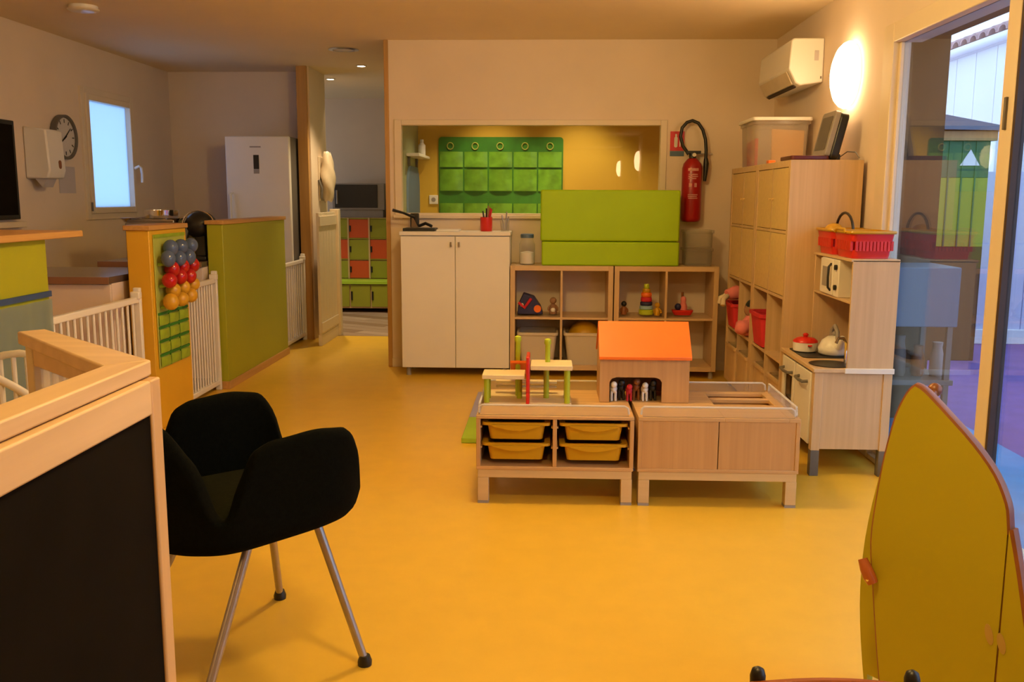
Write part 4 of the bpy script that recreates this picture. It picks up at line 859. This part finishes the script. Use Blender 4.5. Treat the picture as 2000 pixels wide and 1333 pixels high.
single('steel_tray', 'flat pale steel tray on the stainless appliance', 'tray', G().loft([[(x, y, z) for x, y in rrect(-2.94-i, -2.56+i, 6.32-i, 6.72+i, .03)] for i, z in ((0, 1.161), (.02, 1.19), (.012, 1.19), (-.005, 1.166))]), m_chrome)
single('steel_pan', 'shiny steel pan standing on the flat steel tray', 'pan', G().lathe([(.10, 0), (.115, .01), (.12, .075), (.112, .075), (.105, .012)], (-2.74, 6.5, 1.168), n=28), m_chrome, smooth=50)
t = thing('stand_mixer', 'black kitchen mixer with rounded head and chrome trim', 'mixer', (-2.42, 6.42, .90))
part(t, 'base', B(-2.49, -2.36, 6.30, 6.57, .90, .93), m_black, .008)
part(t, 'column', G().loft([[(x, y, z) for x, y in rrect(-2.42-a, -2.42+a, 6.42-b, 6.42+b, .02)] for a, b, z in ((.045, .07, .93), (.04, .06, 1.03), (.045, .07, 1.10))]), m_black, .004)
part(t, 'head', G().ball((-2.43, 6.42, 1.14), .115, 20, 12, (.95, 1.0, .85)), m_black, smooth=60)
part(t, 'trim', G().tube([(-2.43+.113*math.cos(a), 6.37, 1.14+.102*math.sin(a)) for a in [k*PI/10 for k in range(11)]], .005, 6), m_chrome)
part(t, 'bowl_arm', G().tube([(-2.505, 6.36, 1.12), (-2.52, 6.34, 1.05), (-2.5055, 6.34, 1.01)], .026, 8), m_black)
single('white_canister', 'white canister on the counter behind the black mixer', 'canister', G().lathe([(.022, 0), (.024, .01), (.022, .19), (.018, .2)], (-2.437, 6.66, .90), n=18), m_white_plastic, smooth=40)
t = thing('refrigerator', 'tall white refrigerator beside the corridor wall', 'refrigerator', (-2.58, 8.6, 0))
part(t, 'body', B(-2.90, -2.330, 8.38, 8.95, .02, 1.875), m_grey, .006)
fd = part(t, 'door', B(-2.90, -2.320, 8.32, 8.377, .70, 1.875), m_white_plastic, .01); part(t, 'door', B(-2.90, -2.320, 8.32, 8.377, .03, .69), m_white_plastic, .01)
part(fd, 'display', B(-2.645, -2.595, 8.316, 8.321, 1.585, 1.71), m_black, .002); part(fd, 'display_strip', B(-2.645, -2.595, 8.316, 8.321, 1.545, 1.583), m_midgrey)
part(fd, 'badge', B(-2.675, -2.575, 8.317, 8.321, 1.775, 1.787), m_midgrey)
part(fd, 'handle', G().tube([(-2.855, 8.32, 1.37), (-2.855, 8.285, 1.365), (-2.855, 8.28, 1.2), (-2.855, 8.28, .95), (-2.855, 8.32, .94)], .012, 8), m_white_plastic)
# left wall items
t = thing('wall_clock', 'round wall clock with dark rim beside the kitchen window', 'clock', (LW, 6.93, 1.615))
cc = Vector((LW, 6.93, 1.775))
part(t, 'rim', G().lathe([(.155, .001), (.165, .01), (.165, .05), (.155, .055), (.145, .048), (.143, .03)], cc, (1, 0, 0), 32), m_grey, smooth=40)
part(t, 'face', G().lathe([(.143, .03), (.143, .034), (.002, .034)], cc, (1, 0, 0), 32), paint('clock_face', (.62, .58, .55), .5))
for k in range(12):
    a = PI*k/6; part(t, 'hour_mark', G().prism([cc+Vector((.0345, -math.sin(a)*0, 0))+Vector((0, math.sin(a+e)*r, math.cos(a+e)*r)) for r, e in ((.105, -.04), (.132, -.03), (.132, .03), (.105, .04))], (.002, 0, 0)), m_black)
for a, L_, w_ in ((math.radians(50), .105, .005), (math.radians(238), .08, .007)):
    part(t, 'hand', G().prism([cc+Vector((.038, math.sin(a)*r+math.cos(a)*s, math.cos(a)*r-math.sin(a)*s)) for r, s in ((-.02, -w_), (L_, -w_*.6), (L_, w_*.6), (-.02, w_))], (.002, 0, 0)), m_black)
t = thing('towel_dispenser', 'cream wall-mounted towel dispenser left of the clock', 'dispenser', (LW+.08, 6.55, 1.45))
part(t, 'body', G().prism([(LW+.001, 6.42, 1.46), (LW+.16, 6.42, 1.46), (LW+.18, 6.42, 1.52), (LW+.165, 6.42, 1.80), (LW+.001, 6.42, 1.82)], (0, .22, 0)), m_white_plastic, .012)
part(t, 'level_window', G().prism([(LW+.177, 6.56+y, 1.56+z) for y, z in rrect(-.018, .018, -.03, .03, .017)], (.004, 0, 0)), m_brown)
part(t, 'paper_tongue', G().prism([(LW+.05, 6.45, 1.46), (LW+.13, 6.45, 1.46), (LW+.10, 6.45, 1.40)], (0, .14, 0)), m_paper)
single('wall_paper_sheet', 'pale blank sheet on the wall below the clock', 'sheet', B(LW+.001, LW+.004, 6.86, 7.10, 1.36, 1.56), m_paper)
t = thing('wall_screen', 'black screen on the left wall at the picture edge', 'screen', (LW+.03, 5.8, 1.18))
part(t, 'bezel', B(LW+.001, LW+.05, 5.35, 6.24, 1.18, 1.84), m_black, .006); part(t, 'panel', B(LW+.05, LW+.053, 5.38, 6.21, 1.21, 1.81), m_chalk)
single('wall_ledge', 'pale ledge under the black screen', 'ledge', B(LW+.001, LW+.07, 5.3, 6.28, 1.125, 1.165), m_cream, .004)

# ------------------------------------------------------------------ corridor: half door, dispenser, lockers
t = thing('half_door', 'cream half-height door standing open along the corridor', 'door', (-2.05, 8.5, 0))
ys = [8.20+.108*k for k in range(7)]
for a, b in zip(ys, ys[1:]): part(t, 'plank', B(-2.065, -2.04, a+.002, b-.002, .10, 1.20), m_cream, .003)
for z in (.12, 1.08): part(t, 'rail', B(-2.04, -2.028, 8.20, 8.848, z, z+.09), m_cream, .003)
part(t, 'bottom_rail', B(-2.07, -2.035, 8.20, 8.848, .0, .10), m_cream, .003)
part(t, 'post', B(-2.095, -2.010, 8.852, 8.935, 0, 1.225), m_cream, .004)
t = thing('wall_bag_holder', 'cream lumpy bag holder on the corridor wall above the half door', 'holder', (-2.13, 8.95, 1.27))
rg = []
for k in range(13):
    q = k/12; z = 1.30+.46*q; rr = .085*math.sin(PI*min(1, .12+.80*q))**.6
    rg.append([(-2.125+rr*.8*math.cos(a)*(1+.13*math.sin(3*a+k*1.3)), 8.95+rr*1.15*math.sin(a)*(1+.13*math.sin(2*a+k)), z+.012*math.sin(4*a+k)) for a in [2*PI*j_/18 for j_ in range(18)]])
part(t, 'bag', G().loft(rg), m_cream_plastic, smooth=80)
part(t, 'back_plate', B(-2.199, -2.185, 8.87, 9.03, 1.30, 1.72), m_cream_plastic, .004); part(t, 'strap', G().tube([(-2.19, 8.86, 1.50), (-2.16, 8.85, 1.42), (-2.17, 8.86, 1.33)], .012, 8), m_grey)
t = thing('locker_cabinet', 'lime and orange locker cabinet with bench at the hall end', 'lockers', (-2.15, 11.1, 0))
LY = 10.92; lx0 = -2.875
part(t, 'carcass', B(lx0, lx0+1.52, LY+.02, 11.39, .04, 1.10), m_birch_v); part(t, 'plinth', B(lx0+.02, lx0+1.5, LY+.06, 11.3, 0, .04), m_dark_in)
rows = ((.862, .218), (.615, .225), (.385, .205))
for r, (z, h) in enumerate(rows):
    for c in range(6):
        x = lx0+.01+c*.25; red = (r + c) % 2 == 0
        d = part(t, 'door', B(x+.010, x+.240, LY, LY+.018, z, z+h), m_orange_door if red else m_lime_door, .002)
        part(d, 'handle', G().cyl((x+.022, LY-.004, z+h*.5-.035), (x+.022, LY-.004, z+h*.5+.035), .010, n=8), m_black)
for c in range(7): part(t, 'upright', B(lx0+c*.25, lx0+.018+c*.25, LY-.012, LY+.02, .38, 1.10), m_birch_v)
for z in (.605, .850, 1.083): part(t, 'shelf_edge', B(lx0, lx0+1.52, LY-.008, LY+.02, z, z+.010), m_lime_door)
part(t, 'bench_seat', B(lx0-.02, lx0+1.54, LY-.28, LY, .335, .375), m_lime_seat, .004)
part(t, 'bench_box', B(lx0, lx0+1.52, LY-.24, LY+.02, .05, .335), m_birch_v)
for c in range(6):
    x = lx0+.08+c*.245
    d = part(t, 'drawer', B(x+.008, x+.237, LY-.262, LY-.241, .07, .325), m_lime_door, .002)
    part(d, 'handle', G().cyl((x+.022, LY-.267, .15), (x+.022, LY-.267, .25), .011, n=8), m_black)
t = thing('microwave_oven', 'black microwave oven standing on the hall lockers', 'microwave', (-2.24, 11.1, 1.10))
part(t, 'casing', B(-2.56, -1.94, 10.98, 11.36, 1.19, 1.50), m_midgrey, .006); part(t, 'door', B(-2.53, -2.02, 10.968, 10.98, 1.215, 1.485), m_black, .003); part(t, 'handle', G().cyl((-2.50, 10.955, 1.26), (-2.50, 10.955, 1.42), .012, n=8), m_midgrey); part(t, 'stand', B(-2.54, -1.96, 11.0, 11.34, 1.10, 1.19), m_midgrey, .004)
single('white_box', 'small white box on the lockers right of the black microwave', 'box', B(-1.90, -1.82, 10.98, 11.15, 1.10, 1.32), m_white_plastic, .004)

# ------------------------------------------------------------------ outside
struct('ground_blue', B(RW+.12, 2.55, -3, 14, -.10, -.02), m_blue_ground, label='blue soft play surface outside')
struct('ground_purple', B(2.55, 16, -3, 20, -.10, -.02), m_purple, label='purple soft play surface outside')
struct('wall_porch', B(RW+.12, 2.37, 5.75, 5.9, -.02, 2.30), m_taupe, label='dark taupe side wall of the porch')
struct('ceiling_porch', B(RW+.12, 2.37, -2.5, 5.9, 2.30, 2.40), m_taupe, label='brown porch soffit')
t = thing('outdoor_chest', 'pale blue outdoor chest with open shelf under the porch', 'chest', (2.2, 5.5, -.02))
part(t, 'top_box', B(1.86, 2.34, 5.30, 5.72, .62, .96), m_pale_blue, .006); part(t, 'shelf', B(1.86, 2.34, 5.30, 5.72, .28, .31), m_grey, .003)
for x in (1.88, 2.29):
    for y in (5.31, 5.68): part(t, 'leg', B(x, x+.03, y, y+.03, -.02, .62), m_grey)
for i, (x, h, mm) in enumerate(((1.97, .20, m_midgrey), (2.08, .24, m_grey), (2.19, .18, m_brown), (2.30, .20, m_midgrey))):
    single('outdoor_jug', ('grey jug on the chest shelf under the porch, nearest the glass door', 'dark grey jug on the chest shelf under the porch', 'brown jug on the chest shelf under the porch', 'grey jug on the chest shelf under the porch, far end')[i], 'jug', G().lathe([(.032, 0), (.04, .02), (.038, h*.6), (.026, h*.85), (.03, h)], (x, 5.45, .311), n=14), mm, smooth=50)
t = thing('outdoor_playhouse', 'garden playhouse with pale blue roof and room reflections painted on it', 'playhouse', (3.6, 8.2, -.02))
gx0, gx1, gy0, gy1 = 3.20, 3.64, 7.9, 8.6
part(t, 'walls', B(gx0, gx1, gy0, gy1, -.02, .95), m_taupe, .004); part(t, 'green_reflection_wall', B(gx0, gx1, gy0, gy1, 1.52, 1.82), m_dk_green, .004); part(t, 'lime_reflection_wall', B(gx0, gx1, gy0, gy1, .95, 1.52), m_lime_door, .004)  # brown, dark green and lime imitate room reflections in the door glass
for k in range(1, 4): part(t, 'batten', B(gx0+.11*k-.006, gx0+.11*k+.006, gy0-.008, gy0, .95, 1.82), m_dk_green)
part(t, 'beam', B(gx0-.02, gx1+.04, gy0-.03, gy1+.03, 1.82, 1.90), m_trim, .004)
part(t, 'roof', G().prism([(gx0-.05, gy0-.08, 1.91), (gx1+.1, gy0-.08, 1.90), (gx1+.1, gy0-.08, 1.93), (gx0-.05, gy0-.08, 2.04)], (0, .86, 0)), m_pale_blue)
part(t, 'triangle_reflection', G().prism([(3.40, gy0-.002, 1.62), (3.56, gy0-.002, 1.62), (3.48, gy0-.002, 1.75)], (0, -.006, 0)), m_clad, label='pale painted reflection triangle')  # pale highlight of the reflected organizer, painted as a shape
t = thing('outdoor_fence', 'lavender outdoor fence with vertical bars on top', 'fence', (5.5, 8.9, -.02))
part(t, 'kerb', B(3.9, 5.7, 8.85, 8.98, -.02, .12), m_clad, .006)
for k in range(6): part(t, 'board', B(3.95+k*.28, 3.95+k*.28+.272, 8.88, 8.91, .12, 1.60), m_fence, .002)
for k in range(20): part(t, 'bar', B(3.97+k*.085, 3.97+k*.085+.03, 8.885, 8.905, 1.60, 2.02), m_clad, .002)
single('slide_rail', 'white curved slide rail standing outside the glass door', 'slide rail', G().tube([(3.62, 7.0, 1.25), (3.66, 6.9, .95), (3.70, 6.8, .70), (3.78, 6.7, .42), (3.90, 6.55, .15), (4.0, 6.5, -.02)], .022, 8), m_clad, smooth=60)
t = thing('white_building', 'white clad neighbouring building with tiled roof edge', 'building', (6.4, 9.0, -.02))
part(t, 'wall', B(5.83, 7.2, 3.0, 15.0, -.02, 3.34), m_clad)
for k in range(20): part(t, 'cladding_panel', B(5.80, 5.83, 3.02+k*.60, 3.02+k*.60+.585, .0, 3.32), m_clad, .004)
part(t, 'fascia', B(5.74, 5.82, 3.0, 15.0, 3.32, 3.44), m_clad); part(t, 'gutter', G().cyl((5.70, 3.0, 3.38), (5.70, 15.0, 3.38), .06, n=12), m_clad)
t0 = None
for k in range(44):
    if t0 is None: t0 = part(t, 'roof_tile', G().loft([[(5.68+s_*1.1, 3.1+.13*math.cos(a), 3.45+s_*.34+.10*math.sin(a)) for a in [j_*PI/6 for j_ in range(7)]] + [(5.68+s_*1.1, 3.1+.10*math.cos(a), 3.45+s_*.34+.07*math.sin(a)) for a in [j_*PI/6 for j_ in reversed(range(7))]] for s_ in (0, 1)]), m_tile)
    else: clone(t0, (0, .27*k, 0))
